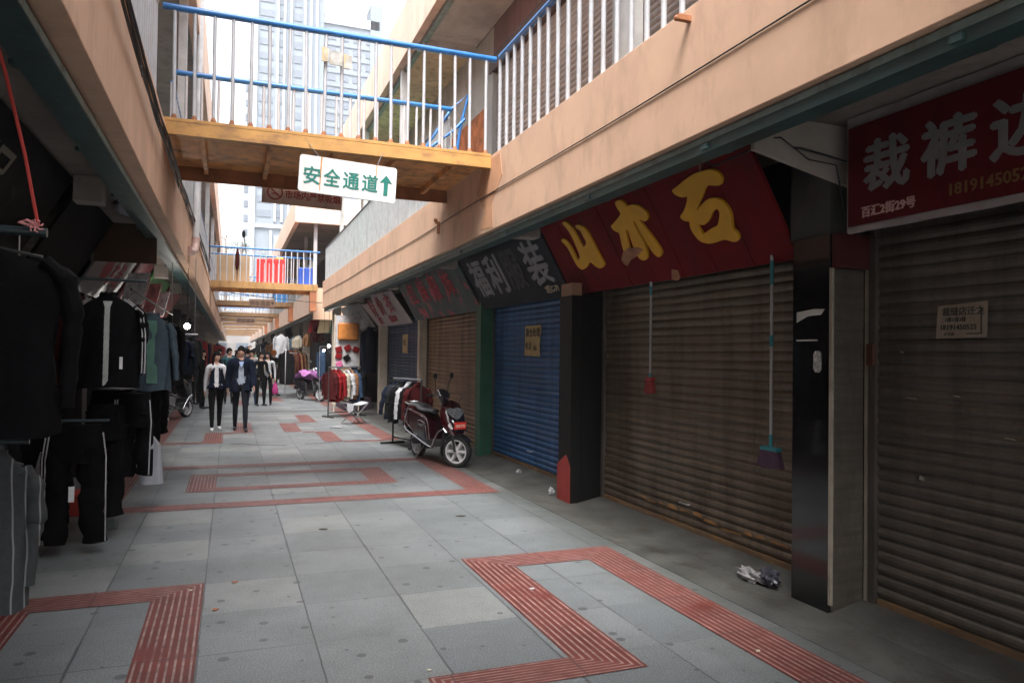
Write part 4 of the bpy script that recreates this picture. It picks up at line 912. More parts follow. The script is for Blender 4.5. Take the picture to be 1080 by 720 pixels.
jacket('black jacket between the blue grey jacket and the far black suits', -.80, 10.4, 1.97, -.2, .46, .8, C_BLK, seed=6)
jacket('grey cardigan with fine pale stripes on the lowest near rail', -.99, 3.9, 1.12, .3, .36, .66, C_STR, 'cardigan', depth=.09, seed=7, hook=.1)
for k, (x, y, m, lab) in enumerate(((-1.35, 8.2, C_BLK, 'black jacket in shade behind the lone maroon sweater'), (-1.15, 9.8, C_DK, 'charcoal jacket in shade left of the blue grey jacket'), (-1.5, 5.2, C_BLK, 'black jacket in shade between the large coat and the striped track jacket'), (-1.6, 6.4, C_DK, 'charcoal jacket deep in shade behind the trousers with the tag'),
        (-.80, 13.0, C_NAV, 'navy suit jacket on the far left stall by the bulb'), (-.98, 13.3, C_BLK, 'black suit jacket on the far left stall behind the navy one'), (-.80, 15.2, C_BLK, 'black jacket above the silver scooter'), (-1.2, 15.8, C_DK, 'charcoal jacket on the stall behind the silver scooter'))):
    jacket(lab, x, y, 1.98 if y < 12 else 1.8, rnd.uniform(-.3, .3), .46, .72 if y < 12 else .56, m, seed=20 + k)
trousers('black track trousers with white side stripes and a white price tag', -1.13, 6.7, 1.02, .05, .44, .93, C_BLK, C_WHT, [(-.01, -.53)], 3)
trousers('black track trousers with double white stripe, hung higher at the aisle edge', -.78, 7.3, 1.24, -.35, .34, .72, C_BLK, C_WHT, None, 4, spread=.0)
trousers('plain black trousers hung between the two striped pairs', -1.0, 7.6, 1.25, .3, .4, .80, C_BLK, None, None, 5)
trousers('plain black trousers under the blue grey jacket', -.86, 9.3, 1.22, .4, .30, .72, C_BLK, None, None, 6, spread=0)
trousers('narrow black trousers under the black jacket farther on', -.84, 10.6, 1.2, .9, .30, .66, C_BLK, None, None, 7, spread=0)
trousers('black trousers in shade behind the striped cardigan', -1.35, 5.2, 1.1, .2, .42, .9, C_BLK, None, None, 8)
trousers('long black trousers filling the row left of the tagged pair', -1.42, 6.9, 1.1, -.1, .42, 1.0, C_BLK, None, None, 12)
trousers('long black trousers right behind the tagged pair', -.98, 7.1, 1.15, .5, .36, .95, C_BLK, None, None, 13, spread=0)
trousers('charcoal trousers deep in shade at the left edge', -1.65, 5.6, 1.15, .2, .44, 1.0, C_DK, None, None, 9)
# pipes they hang from
def rail_pipe(label, a, b, rad, m, hung=(), cat='rail'):
    r = thing('hanging_rail', label, cat, ((a[0] + b[0]) / 2, (a[1] + b[1]) / 2, a[2]), group='clothes rails under the left eave')
    part(MB().tube([a, b], rad, 10), 'pipe', m, r, smooth=50)
    for x, y in hung: part(MB().tube([(x, y, a[2]), (x, y, 3.12)], .006, 5), 'hanging_wire', STEEL, r)
    return r
DPIPE = mat('dark_teal_pipe', (.025, .04, .045), .4)
r = rail_pipe('dark taped pipe tied up with red rope, nearest on the left', (-2.4, 3.7, 2.14), (-.75, 3.7, 2.12), .02, DPIPE)
part(MB().tube([(-.99, 3.7, 2.124), (-.93, 3.7, 2.123)], .0225, 10), 'tape_wrap', mat('grey_tape', (.4, .42, .43), .6), r)
r = thing('red_rope', 'red rope with a knotted bow, holding the nearest pipe', 'rope', (-.79, 3.7, 2.14))
part(MB().tube([(-1.01, 3.7, 3.12), (-.92, 3.7, 2.8), (-.84, 3.7, 2.45), (-.785, 3.7, 2.15)], .0075, 6), 'rope_line', mat('red_cord', (.5, .05, .04), .8), r)
mb = MB().tube([(-.785, 3.68, 2.15), (-.82, 3.67, 2.165), (-.85, 3.67, 2.155), (-.8, 3.67, 2.14)], .007, 6)
for k in range(7):
    a = k * .9; mb.tube([(-.785, 3.675, 2.14), (-.785 + .022 * math.cos(a), 3.66, 2.145 + .024 * math.sin(a)), (-.785 + .03 * math.cos(a + .5), 3.665, 2.14 + .026 * math.sin(a + .5))], .004, 5)
part(mb, 'knot', mat('pink_cord', (.6, .25, .25), .8), r)
rail_pipe('low rail for the striped cardigan', (-2.4, 3.9, 1.22), (-.84, 3.9, 1.20), .012, DPIPE)
rail_pipe('rail across the stall for the striped track jacket', (-2.4, 6.95, 2.20), (-.68, 6.95, 2.20), .012, DPIPE, [(-2.3, 6.95), (-1.6, 6.95)])
rail_pipe('long dark rail running along the left stalls', (-.84, 7.4, 2.16), (-.84, 12.4, 2.16), .011, BLACKP, [(-.84, 12.3)])
rail_pipe('steel rail of the far left stall', (-1.6, 13.1, 1.88), (-.5, 13.1, 1.88), .013, STEEL, [(-.55, 13.1), (-1.5, 13.1)])
rail_pipe('mid height rail for the hanging trousers', (-2.3, 6.72, 1.05), (-.9, 6.72, 1.05), .012, DPIPE)
r = thing('clothes_rack', 'dark floor stand on stone blocks carrying the near left rails', 'clothes rack', (-1.6, 6.7, 0))
for x in (-2.3,): part(MB().tube([(x, 6.95, 0), (x, 6.95, 2.2)], .018, 8), 'post', DPIPE, r)
part(MB().tube([(-2.3, 3.75, 1.2), (-2.3, 6.95, 1.2)], .015, 8).tube([(-2.3, 3.75, 2.14), (-2.3, 6.95, 2.2)], .015, 8), 'side_bar', DPIPE, r)
part(MB().tube([(-2.3, 3.8, 0), (-2.3, 3.8, 2.14)], .018, 8), 'post', DPIPE, r)
o = build(MB().box(-1.12, -.93, 7.5, 7.68, 0, .11), 'stone_block', mat('dark_stone', (.10, .11, .11), .9, var=.3, vs=9), bevel=.01); tag(o, 'dark square stone block on the paving at the foot of the trousers', 'block')
o = build(MB().box(-1.55, -1.36, 7.4, 7.6, 0, .12), 'wooden_block', WOOD, bevel=.006); tag(o, 'short wooden block behind the hanging trousers', 'block')
o = build(MB().box(-2.1, -1.2, 8.2, 8.5, 0, .22), 'red_crate', mat('red_crate_plastic', (.5, .05, .03), .5), bevel=.012); tag(o, 'red crate on the floor behind the hanging trousers', 'crate')
r = thing('plastic_bag', 'translucent white garment bag hanging beside the striped trousers', 'bag', (-.72, 8.3, .3))
mb = MB(); mb.loft([[(-.73 + w_ * math.cos(a * .393) , 8.35 + .05 * math.sin(a * .393) * (1 + .3 * math.sin(a * 1.9)), z_) for a in range(16)] for w_, z_ in ((.02, .74), (.08, .66), (.10, .5), (.115, .32), (.12, .26))])
part(mb, 'bag_film', mat('white_film', (.30, .31, .34), .4, var=.15, vs=9), r, smooth=60)
part(MB().box(-.78, -.71, 8.285, 8.30, .42, .62), 'printed_label', C_DK, r)

# filler racks inside the left shops (edge-on clothes, deep in shade)
PAL = [C_BLK, C_DK, C_NAV, C_DK, C_MAR, C_BLK, C_GRY]
names = ['black', 'charcoal', 'navy', 'charcoal', 'maroon', 'black', 'blue grey']
for j, (x0, y0, n_) in enumerate(((-2.6, 4.4, 5), (-2.7, 8.0, 6), (-2.6, 11.4, 6))):
    rail_pipe('inner shop rail number deep in shade'.replace('number ', '') + (', nearest', ', middle', ', farthest')[j], (x0, y0 - .3, 1.9), (x0, y0 + n_ * .32, 1.9), .012, STEEL, [(x0, y0 - .25), (x0, y0 + n_ * .32 - .05)])
    for k in range(n_):
        jacket('%s jacket, number %d from the front on the %s inner shop rail' % (names[(k + j) % 7], k + 1, ('nearest', 'middle', 'farthest')[j]), x0, y0 + k * .3, 1.74, rnd.uniform(-.25, .25), .46, .8, PAL[(k + j) % 7], seed=50 + j * 10 + k, depth=.08)

# ------------------------------------------------------------------ rolling racks on the right
def floor_rack(label, x, y, yaw, w, h, m=BLK):
    r = thing('clothes_rack', label, 'clothes rack', (x, y, 0), yaw, 'floor racks on the right side')
    for s in (-1, 1):
        part_l(MB().tube([(s * w / 2, 0, .03), (s * w / 2, 0, h)], .016, 8), 'post', m, r)
        part_l(MB().obox((s * w / 2, 0, .02), (.018, 0, 0), (0, .24, 0), (0, 0, .015)), 'foot', m, r)
    part_l(MB().tube([(-w / 2, 0, h), (w / 2, 0, h)], .014, 8), 'top_rail', STEEL, r)
    part_l(MB().tube([(-w / 2, 0, .12), (w / 2, 0, .12)], .012, 8), 'lower_bar', m, r)
    return r
def row_clothes(x, y, yaw, w, z, items, lab, L=.62, group=None, ww=.5):
    """edge-on tops along a rack; items are (material, colour word)"""
    n = len(items); d = Vector((math.cos(yaw), math.sin(yaw), 0))
    for i, (m, nm) in enumerate(items):
        p = Vector((x, y, 0)) + d * (w * (i / (n - 1) - .5) if n > 1 else 0)
        jacket('%s top, number %d of the row on %s' % (nm, i + 1, lab), p.x, p.y, z, yaw + math.pi / 2 + rnd.uniform(-.2, .2), ww, L * rnd.uniform(.92, 1.08), m, 'clothing', depth=.05, seed=100 + i, hook=.1, group=group or 'clothes on ' + lab)
floor_rack('low black rack of jackets beside the maroon scooter', 2.90, 12.75, 1.88, .95, 1.17)
row_clothes(2.90, 12.75, 1.88, .72, 1.06, [(C_MAR, 'maroon'), (C_BLK, 'black'), (C_WHT, 'white'), (C_BLK, 'second black'), (C_DK, 'charcoal'), (C_NAV, 'navy')], 'the low black rack by the scooter', L=.66)
floor_rack('rack of red and white tops beside the folding stool', 2.72, 19.0, .45, .95, 1.25)
row_clothes(2.72, 19.0, .45, .85, 1.13, [(C_MAR, 'maroon'), (C_RED, 'bright red'), (C_RED, 'second red'), (C_CRM, 'cream'), (C_WHT, 'white'), (C_TAN, 'camel'), (C_BLU, 'denim'), (C_BLK, 'black')], 'the rack by the folding stool', L=.72)
# folding stool
r = thing('folding_stool', 'folding stool with crossed metal legs and a pale cloth seat', 'stool', (2.66, 17.0, 0), .3)
r.scale = (1.15, 1.15, 1.12)
for s in (-1, 1):
    part_l(MB().tube([(-.2, s * .17, .0), (.2, s * .17, .42)], .012, 8), 'leg', STEEL, r)
    part_l(MB().tube([(.2, s * .15, .0), (-.2, s * .15, .42)], .012, 8), 'leg', STEEL, r)
part_l(MB().tube([(-.22, -.17, .43), (-.22, .17, .43)], .013, 8).tube([(.22, -.17, .43), (.22, .17, .43)], .013, 8).tube([(-.2, -.17, 0.01), (-.2, .17, 0.01)], .012, 8).tube([(.2, -.17, 0.01), (.2, .17, 0.01)], .012, 8), 'seat_frame', STEEL, r)
part_l(MB().loft([[(-.22 + .44 * t, -.16, .43 - .05 * math.sin(math.pi * t)), (-.22 + .44 * t, .16, .43 - .05 * math.sin(math.pi * t)), (-.22 + .44 * t, .16, .445 - .05 * math.sin(math.pi * t)), (-.22 + .44 * t, -.16, .445 - .05 * math.sin(math.pi * t))] for t in [i / 8 for i in range(9)]]), 'seat_cloth', C_WHT, r)
part_l(MB().prism([(-.24, -.17, .44), (-.1, -.175, .42), (-.13, -.18, .28), (-.2, -.175, .24), (-.25, -.18, .3)], (0, -.012, 0)), 'cloth_drape', C_WHT, r)
# accessory board: brown bags above, red pouches on a white mesh
r = thing('display_board', 'white mesh board of red pouches under a large orange brown bag panel', 'display board', (2.95, 20.4, 0))
part(MB().box(2.66, 3.28, 20.4, 20.43, .9, 2.62), 'mesh_panel', mat('white_mesh_panel', (.45, .44, .45), .7, var=.4, vs=8), r)
part(MB().tube([(2.64, 20.42, 0), (2.64, 20.42, 2.65)], .02, 8), 'post', CREAMP, r); part(MB().tube([(3.3, 20.42, 0), (3.3, 20.42, 2.65)], .02, 8), 'post', CREAMP, r)
mb = MB().box(2.70, 3.26, 20.28, 20.38, 1.95, 2.42)
o = build(mb, 'bag_panel', mat('orange_brown_leather', (.48, .17, .03), .55, var=.4, vs=9), bevel=.07, seg=4); tag(o, 'large orange brown leather bag at the top of the display board', 'bag')
for k, (x, z, m, nm, tl) in enumerate(((2.74, 1.70, C_RED, 'upper left red', .3), (2.74, 1.52, C_RED, 'middle left red', -.3), (2.98, 1.74, C_RED, 'upper middle dark red', .5), (3.2, 1.70, C_RED, 'right red', -.4), (2.96, 1.47, C_BLK, 'black', .6), (2.76, 1.30, C_PNK, 'pink', .4), (2.93, 1.16, C_TAN, 'beige', 0), (3.17, 1.18, C_BLK, 'lower right black', 0))):
    c, s = math.cos(tl) * .085, math.sin(tl) * .085
    o = build(MB().obox((x, 20.37, z), (c, 0, s), (0, .022, 0), (-s * .9, 0, c * .9)), 'pouch', m, bevel=.015); tag(o, '%s pouch pinned on the white mesh board' % nm, 'pouch', 'pouches on the mesh board')
# dark coats hanging in the open stall past the shutters
for k, (x, y, m, nm, L_) in enumerate(((3.5, 20.0, C_NAV, 'navy', 1.15), (3.62, 20.9, C_PUR, 'purple', 1.2), (3.45, 21.7, C_DK, 'charcoal', 1.2), (3.3, 22.5, C_BLK, 'black', 1.1), (3.7, 22.9, C_MAR, 'wine', 1.0))):
    jacket('long %s coat in the open stall right of the display board' % nm, x, y, 2.25, rnd.uniform(.2, .6), .5, L_, m, 'coat', seed=200 + k, group='long coats in the open right stall', hook=.8)
for k, (x, y, z, nm) in enumerate(((3.42, 20.8, 2.05, 'upper'), (3.72, 20.7, 2.1, 'right'))):
    o = build(MB().box(x - .1, x + .1, y, y + .03, z - .17, z + .17), 'hanging_bag', C_CRM, bevel=.012); tag(o, '%s pale cloth bag hung in the open stall' % nm, 'bag', 'pale bags in the open stall')
o = build(MB().ball((3.35, 20.9, 1.05), (.12, .12, .17), 12, 8), 'red_bag', C_RED, smooth=60); tag(o, 'small red bag hung among the long coats', 'bag')
# rust orange handbag heap, trunks and low stock on the floor of that stall
o = build(MB().box(3.0, 3.75, 20.9, 22.8, 0, .35), 'stock_chest', mat('dim_chest', (.08, .05, .08), .8, var=.7, vs=7), bevel=.03); tag(o, 'low dark chest of folded clothes under the long coats', 'chest')

# far right stalls
FR = [(1.55, 30.5, 'far open stall')]
floor_rack('long steel rack of brown and camel coats on the far right', 2.15, 27.6, 1.25, 2.4, 1.75, STEEL)
row_clothes(2.15, 27.6, 1.25, 2.2, 1.6, [(C_BLK, 'black'), (C_BRN, 'brown'), (C_BRN, 'second brown'), (C_MAR, 'wine'), (C_TAN, 'camel'), (C_BRN, 'chestnut'), (C_TAN, 'second camel'), (C_BLK, 'second black'), (C_CRM, 'cream')], 'the long steel rack far right', L=1.05)
floor_rack('short rack behind the dark motorcycle under a purple cover', 3.1, 24.6, .4, .9, 1.8, STEEL)
row_clothes(3.1, 24.6, .4, .8, 1.65, [(C_BLU, 'denim'), (C_DK, 'charcoal'), (C_BLU, 'second denim'), (C_BLK, 'black'), (C_ORG, 'orange')], 'the short rack behind the covered motorcycle', L=.8)
for k, (x, y, z, m, nm) in enumerate(((2.55, 31.5, 2.2, C_CRM, 'cream'), (2.9, 31, 2.3, C_TAN, 'camel'), (2.6, 34, 2.2, C_GRY, 'grey'), (3.1, 29, 2.45, C_MAR, 'wine'), (2.9, 34.5, 2.3, C_WHT, 'white'), (3.3, 30, 2.5, C_RED, 'red'))):
    jacket('%s top hung high under the far right eave' % nm, x, y, z, rnd.uniform(-.8, .8), .34, .45, m, 'clothing', seed=300 + k, group='tops hung high under the far right eave', hook=.5)
for k, (x, y, z, m, nm) in enumerate(((2.0, 24.0, 2.3, mat('beige_hanging_sheet', (.42, .33, .2), .8), 'beige'), (1.55, 25.2, 2.35, C_RED, 'red'), (1.3, 26.5, 2.3, C_GRN, 'green'))):
    x, y = ((3.15, 27.6), (3.0, 29.5), (3.5, 28.2))[k]
    o = build(MB().prism([(x - .22, y, z), (x + .2, y, z + .05), (x + .3, y + .1, z + .55), (x - .12, y + .1, z + .5)], (0, .03, 0)), 'hanging_placard', m); tag(o, '%s slanted placard hung under the right eave near the gap' % nm, 'placard', 'placards under the right eave')
for k in range(26):
    y = 33 + k * 2.6; side = -1 if k % 2 else 1
    x = (2.2 + rnd.uniform(-.3, .4)) if side > 0 else (-1.1 + rnd.uniform(-.3, .3))
    m, nm = rnd.choice([(C_BLK, 'black'), (C_DK, 'charcoal'), (C_RED, 'red'), (C_WHT, 'white'), (C_TAN, 'camel'), (C_BLU, 'blue'), (C_NAV, 'navy')])
    jacket('%s garment far down the %s side, place %d of the far stalls' % (nm, 'right' if side > 0 else 'left', k // 2 + 1), x, y, rnd.uniform(1.7, 2.3), rnd.uniform(-.4, .4), .6, 1.0, m, 'clothing', seed=400 + k, group='garments of the far stalls', hook=.5)
for k in range(10):
    y = 17.5 + k * 1.6
    m, nm = [(C_BLK, 'black'), (C_NAV, 'navy'), (C_RED, 'red'), (C_DK, 'charcoal')][k % 4]
    jacket('%s garment on the left stalls beyond the silver scooter, place %d' % (nm, k + 1), -1.0 - .15 * (k % 3), y, 1.95, rnd.uniform(-.4, .4), .5, .95, m, 'clothing', seed=500 + k, group='garments on the left stalls beyond the silver scooter', hook=.3)

# ------------------------------------------------------------------ scooters
def scooter(label, x, y, yaw, steer, paint, accent, seat_m, plate=True, group='parked scooters', crash=True, cover=None):
    r = thing('motor_scooter', label, 'scooter', (x, y, 0), yaw, group)
    def prof(pts, w, m, nm, bev=.03, par=None, w2=None): return part_l(MB().prism([(-w, a, b) for a, b in pts], (2 * w, 0, 0)), nm, m, par or r, smooth=35, bevel=bev, seg=3)
    FW, BW = (0, .0, .225), (0, 1.27, .225)
    Ms = Matrix.Translation((0, 0, 0)) @ Matrix.Rotation(steer, 4, 'Z')
    def wheel(c, M, nm):
        w = thing_child(nm, r)
        def add(mb, n, m, **k): mb.xf(M @ Matrix.Translation(c)); return part_l(mb, n, m, w, **k)
        tr = [(.165, -.038), (.195, -.05), (.218, -.04), (.226, 0), (.218, .04), (.195, .05), (.165, .038), (.165, -.038)]
        add(MB().lathe((0, 0, 0), tr, 36, 'x'), 'tyre', BLK)
        mb = MB().lathe((0, 0, 0), [(.15, -.036), (.168, -.04), (.168, .04), (.15, .036), (.15, -.036)], 36, 'x').lathe((0, 0, 0), [(.004, -.05), (.035, -.048), (.04, 0), (.035, .048), (.004, .05)], 16, 'x')
        for k in range(6):
            a = k * math.pi / 3
            u, v = Vector((0, math.cos(a), math.sin(a))), Vector((0, -math.sin(a), math.cos(a)))
            mb.obox(u * .093, u * .062, v * .017, (.034, 0, 0))
        add(mb, 'rim', mat('alloy_rim', (.62, .62, .64), .35, .1))
        add(MB().lathe((0, 0, 0), [(.05, .036), (.085, .036), (.085, .040), (.05, .040), (.05, .036)], 24, 'x'), 'brake_disc', STEEL)
    def thing_child(nm, rr):
        o = bpy.data.objects.new(nm, None); COL.objects.link(o); o.parent = rr; return o
    wheel(FW, Ms, 'front_wheel'); wheel(BW, Matrix.Identity(4), 'rear_wheel')
    def steer_part(mb, n, m, **k): mb.xf(Ms); return part_l(mb, n, m, r, **k)
    for s in (-1, 1): steer_part(MB().tube([(s * .065, 0, .225), (s * .06, .05, .45), (s * .05, .1, .62)], .018, 8), 'fork_leg', BLK)
    arc = [(.25 * math.cos(R(a)), .225 + .25 * math.sin(R(a))) for a in range(200, 20, -15)]
    steer_part(MB().loft([[(w_, -p[0], p[1]) for w_ in (-.06, 0, .06)] + [(w_, -p[0] * .93, .225 + (p[1] - .225) * .93) for w_ in (.055, 0, -.055)] for p in arc]), 'front_fender', accent)
    # leg shield and nose
    part_l(MB().loft([[(hw_ * math.cos(a * .524), yc + dp * math.sin(a * .524), z) for a in range(12)] for hw_, dp, yc, z in ((.10, .06, .02, .46), (.17, .09, .08, .52), (.20, .10, .13, .64), (.19, .10, .18, .78), (.15, .08, .22, .88), (.07, .05, .26, .94))]), 'leg_shield', paint, r)
    part_l(MB().loft([[(hw_ * math.cos(a * .524), yc + dp * math.sin(a * .524), z) for a in range(12)] for hw_, dp, yc, z in ((.03, .02, -.03, .52), (.09, .04, .0, .58), (.10, .045, .04, .66), (.09, .03, .08, .72))]), 'nose_panel', accent, r)
    part_l(MB().loft([[(hw_ * math.cos(a * .393), yc + .035 * math.sin(a * .393) * (1 - .5 * abs(math.cos(a * .393))), z + .03 * abs(math.cos(a * .393)) ** 2) for a in range(16)] for hw_, yc, z in ((.02, .055, .66), (.075, .035, .69), (.13, .055, .74), (.135, .10, .79), (.06, .13, .82))]), 'headlight', mat('headlight_glass', (.42, .44, .46), .1, .6, var=.9, vs=14), r)
    for s in (-1, 1): part_l(MB().loft([[(s * (.10 + hw_ * math.cos(a * .524)), yc + .012 * math.sin(a * .524), z) for a in range(12)] for hw_, yc, z in ((.01, -.02, .545), (.035, .0, .57), (.045, .02, .60), (.01, .03, .63))]), 'indicator', mat('indicator_lens', (.55, .5, .5), .2), r)
    if plate:
        part_l(MB().obox((0, -.085, .60), (.095, 0, 0), (0, .004, 0), (0, 0, .05)), 'number_plate', mat('red_plate', (.62, .03, .02), .5), r)
        part_l(text_mb('0870', (-.075, -.091, .575), (1, 0, 0), (0, 0, 1), .06, .001, .002, .15), 'plate_number', mat('plate_lettering', (.8, .6, .5), .6), r)
    # floorboard, underbody, rear body
    prof([(.1, .36), (.16, .28), (.62, .24), (.68, .32), (.62, .34), (.2, .36), (.16, .48)], .15, mat('dark_floorboard', (.03, .03, .032), .6), 'floorboard')
    prof([(.62, .26), (.72, .62), (.86, .70), (1.3, .76), (1.52, .74), (1.58, .66), (1.45, .52), (1.2, .40), (1.0, .30), (.85, .24)], .145, paint, 'rear_body', .05)
    prof([(.66, .30), (.74, .55), (1.0, .56), (1.1, .42), (.95, .30)], .165, accent, 'side_panel', .02)
    prof([(.9, .26), (1.3, .20), (1.38, .28), (1.1, .36)], .10, BLK, 'engine_case', .03)
    part_l(MB().tube([(.12, .95, .2), (.15, 1.2, .2), (.16, 1.5, .28)], [.025, .045, .04], 10), 'exhaust', STEEL, r)
    part_l(MB().loft([[(hw_ * math.cos(a * .524), yc, zc + .045 * math.sin(a * .524) * (1.0 if math.sin(a * .524) > 0 else .6)) for a in range(12)] for hw_, yc, zc in ((.04, .70, .73), (.11, .76, .745), (.135, .9, .745), (.14, 1.02, .76), (.135, 1.12, .80), (.14, 1.3, .81), (.12, 1.42, .815), (.05, 1.47, .81))]), 'seat', seat_m, r)
    prof([(1.50, .60), (1.60, .63), (1.61, .70), (1.52, .73)], .09, mat('tail_lens', (.5, .02, .03), .25), 'tail_light', .02)
    prof([(1.45, .50), (1.62, .34), (1.64, .36), (1.5, .56)], .06, BLK, 'rear_mudguard', .008)
    part_l(MB().tube([(-.1, 1.35, .80), (-.11, 1.55, .84), (0, 1.62, .85), (.11, 1.55, .84), (.1, 1.35, .80)], .012, 8), 'grab_rail', CHROME, r)
    # handlebar unit
    mb = MB().loft([[(hw_ * math.cos(a * .524), yc + dp * math.sin(a * .524), z) for a in range(12)] for hw_, dp, yc, z in ((.04, .04, .22, .90), (.09, .06, .23, .96), (.13, .075, .22, 1.02), (.12, .06, .25, 1.08), (.05, .03, .28, 1.11))])
    steer_part(mb, 'handlebar_cowl', accent if False else mat('gloss_black_panel', (.012, .012, .015), .2, coat=.5))
    for s in (-1, 1):
        steer_part(MB().tube([(s * .08, .24, 1.02), (s * .2, .27, 1.03), (s * .31, .31, 1.03)], .012, 8), 'handlebar', STEEL)
        steer_part(MB().tube([(s * .21, .275, 1.03), (s * .33, .32, 1.03)], .018, 8), 'grip', BLK)
        steer_part(MB().tube([(s * .17, .25, 1.05), (s * .23, .22, 1.04), (s * .31, .235, 1.035)], .006, 6), 'brake_lever', STEEL)
        steer_part(MB().tube([(s * .17, .26, 1.04), (s * .19, .26, 1.16), (s * .24, .24, 1.26)], .006, 6), 'mirror_stem', BLK)
        steer_part(MB().ball((s * .25, .235, 1.30), (.055, .018, .045), 14, 8), 'mirror', BLK)
    for s in (-1, 1): part_l(MB().tube([(s * .16, .24, 1.04), (s * .13, .12, 1.0), (s * .07, .10, .9), (s * .05, .14, .80)], .005, 6), 'brake_cable', CABLE, r)
    if crash:
        for s in (-1, 1):
            part_l(MB().tube([(s * .16, .02, .50), (s * .19, .06, .55), (s * .2, .2, .50), (s * .2, .34, .36), (s * .2, .42, .25), (s * .2, .6, .27), (s * .2, 1.0, .36), (s * .19, 1.3, .42), (s * .18, 1.42, .48), (s * .17, 1.38, .66), (s * .15, 1.32, .80)], .012, 8), 'guard_bar', CHROME, r)
    part_l(MB().tube([(-.08, .9, .22), (-.2, .98, .01)], .012, 8), 'side_stand', STEEL, r)
    part_l(MB().tube([(-.172, .72, .58), (-.175, .85, .61), (-.173, .95, .60)], .005, 5).tube([(-.172, .78, .52), (-.175, .9, .545)], .003, 5), 'side_script', mat('silver_script', (.6, .6, .6), .4, .6), r)
    if cover: 
        part_l(MB().loft([[((.28 - .05 * (j > 3)) * math.cos(a * .393) * (1 + .15 * math.sin(a * 2.3 + j)), -.1 + j * .28, .86 + .07 * math.sin(j * 2) + .1 * math.sin(a * .393) * (1 if math.sin(a * .393) > 0 else 1.4)) for a in range(16)] for j in range(6)]), 'cloth_cover', cover, r)
    return r
P_MAR = mat('maroon_gloss_paint', (.040, .003, .006), .2, coat=.5, var=.1); P_BLK = mat('black_gloss_paint', (.012, .012, .016), .18, coat=.8, var=.1); P_SIL = mat('silver_gloss_paint', (.34, .35, .38), .25, .5, coat=.5, var=.1)
SEATB = mat('black_vinyl', (.02, .02, .022), .4)
scooter('maroon and black scooter with a red plate, parked by the tan shutter', 3.06, 10.2, R(12), R(34), P_MAR, P_BLK, SEATB)
scooter('dark scooter with a pale silver seat and red tail light, behind the left clothes', -.98, 19.6, R(150), 0, P_BLK, P_SIL, mat('silver_seat_cover', (.45, .46, .5), .4), plate=False)
scooter('dark motorcycle under a purple cloth at the far right stalls', 2.8, 25.0, R(25), .3, P_BLK, P_BLK, SEATB, plate=False, crash=False, cover=cloth('lilac_cover_cloth', (.20, .08, .20)))

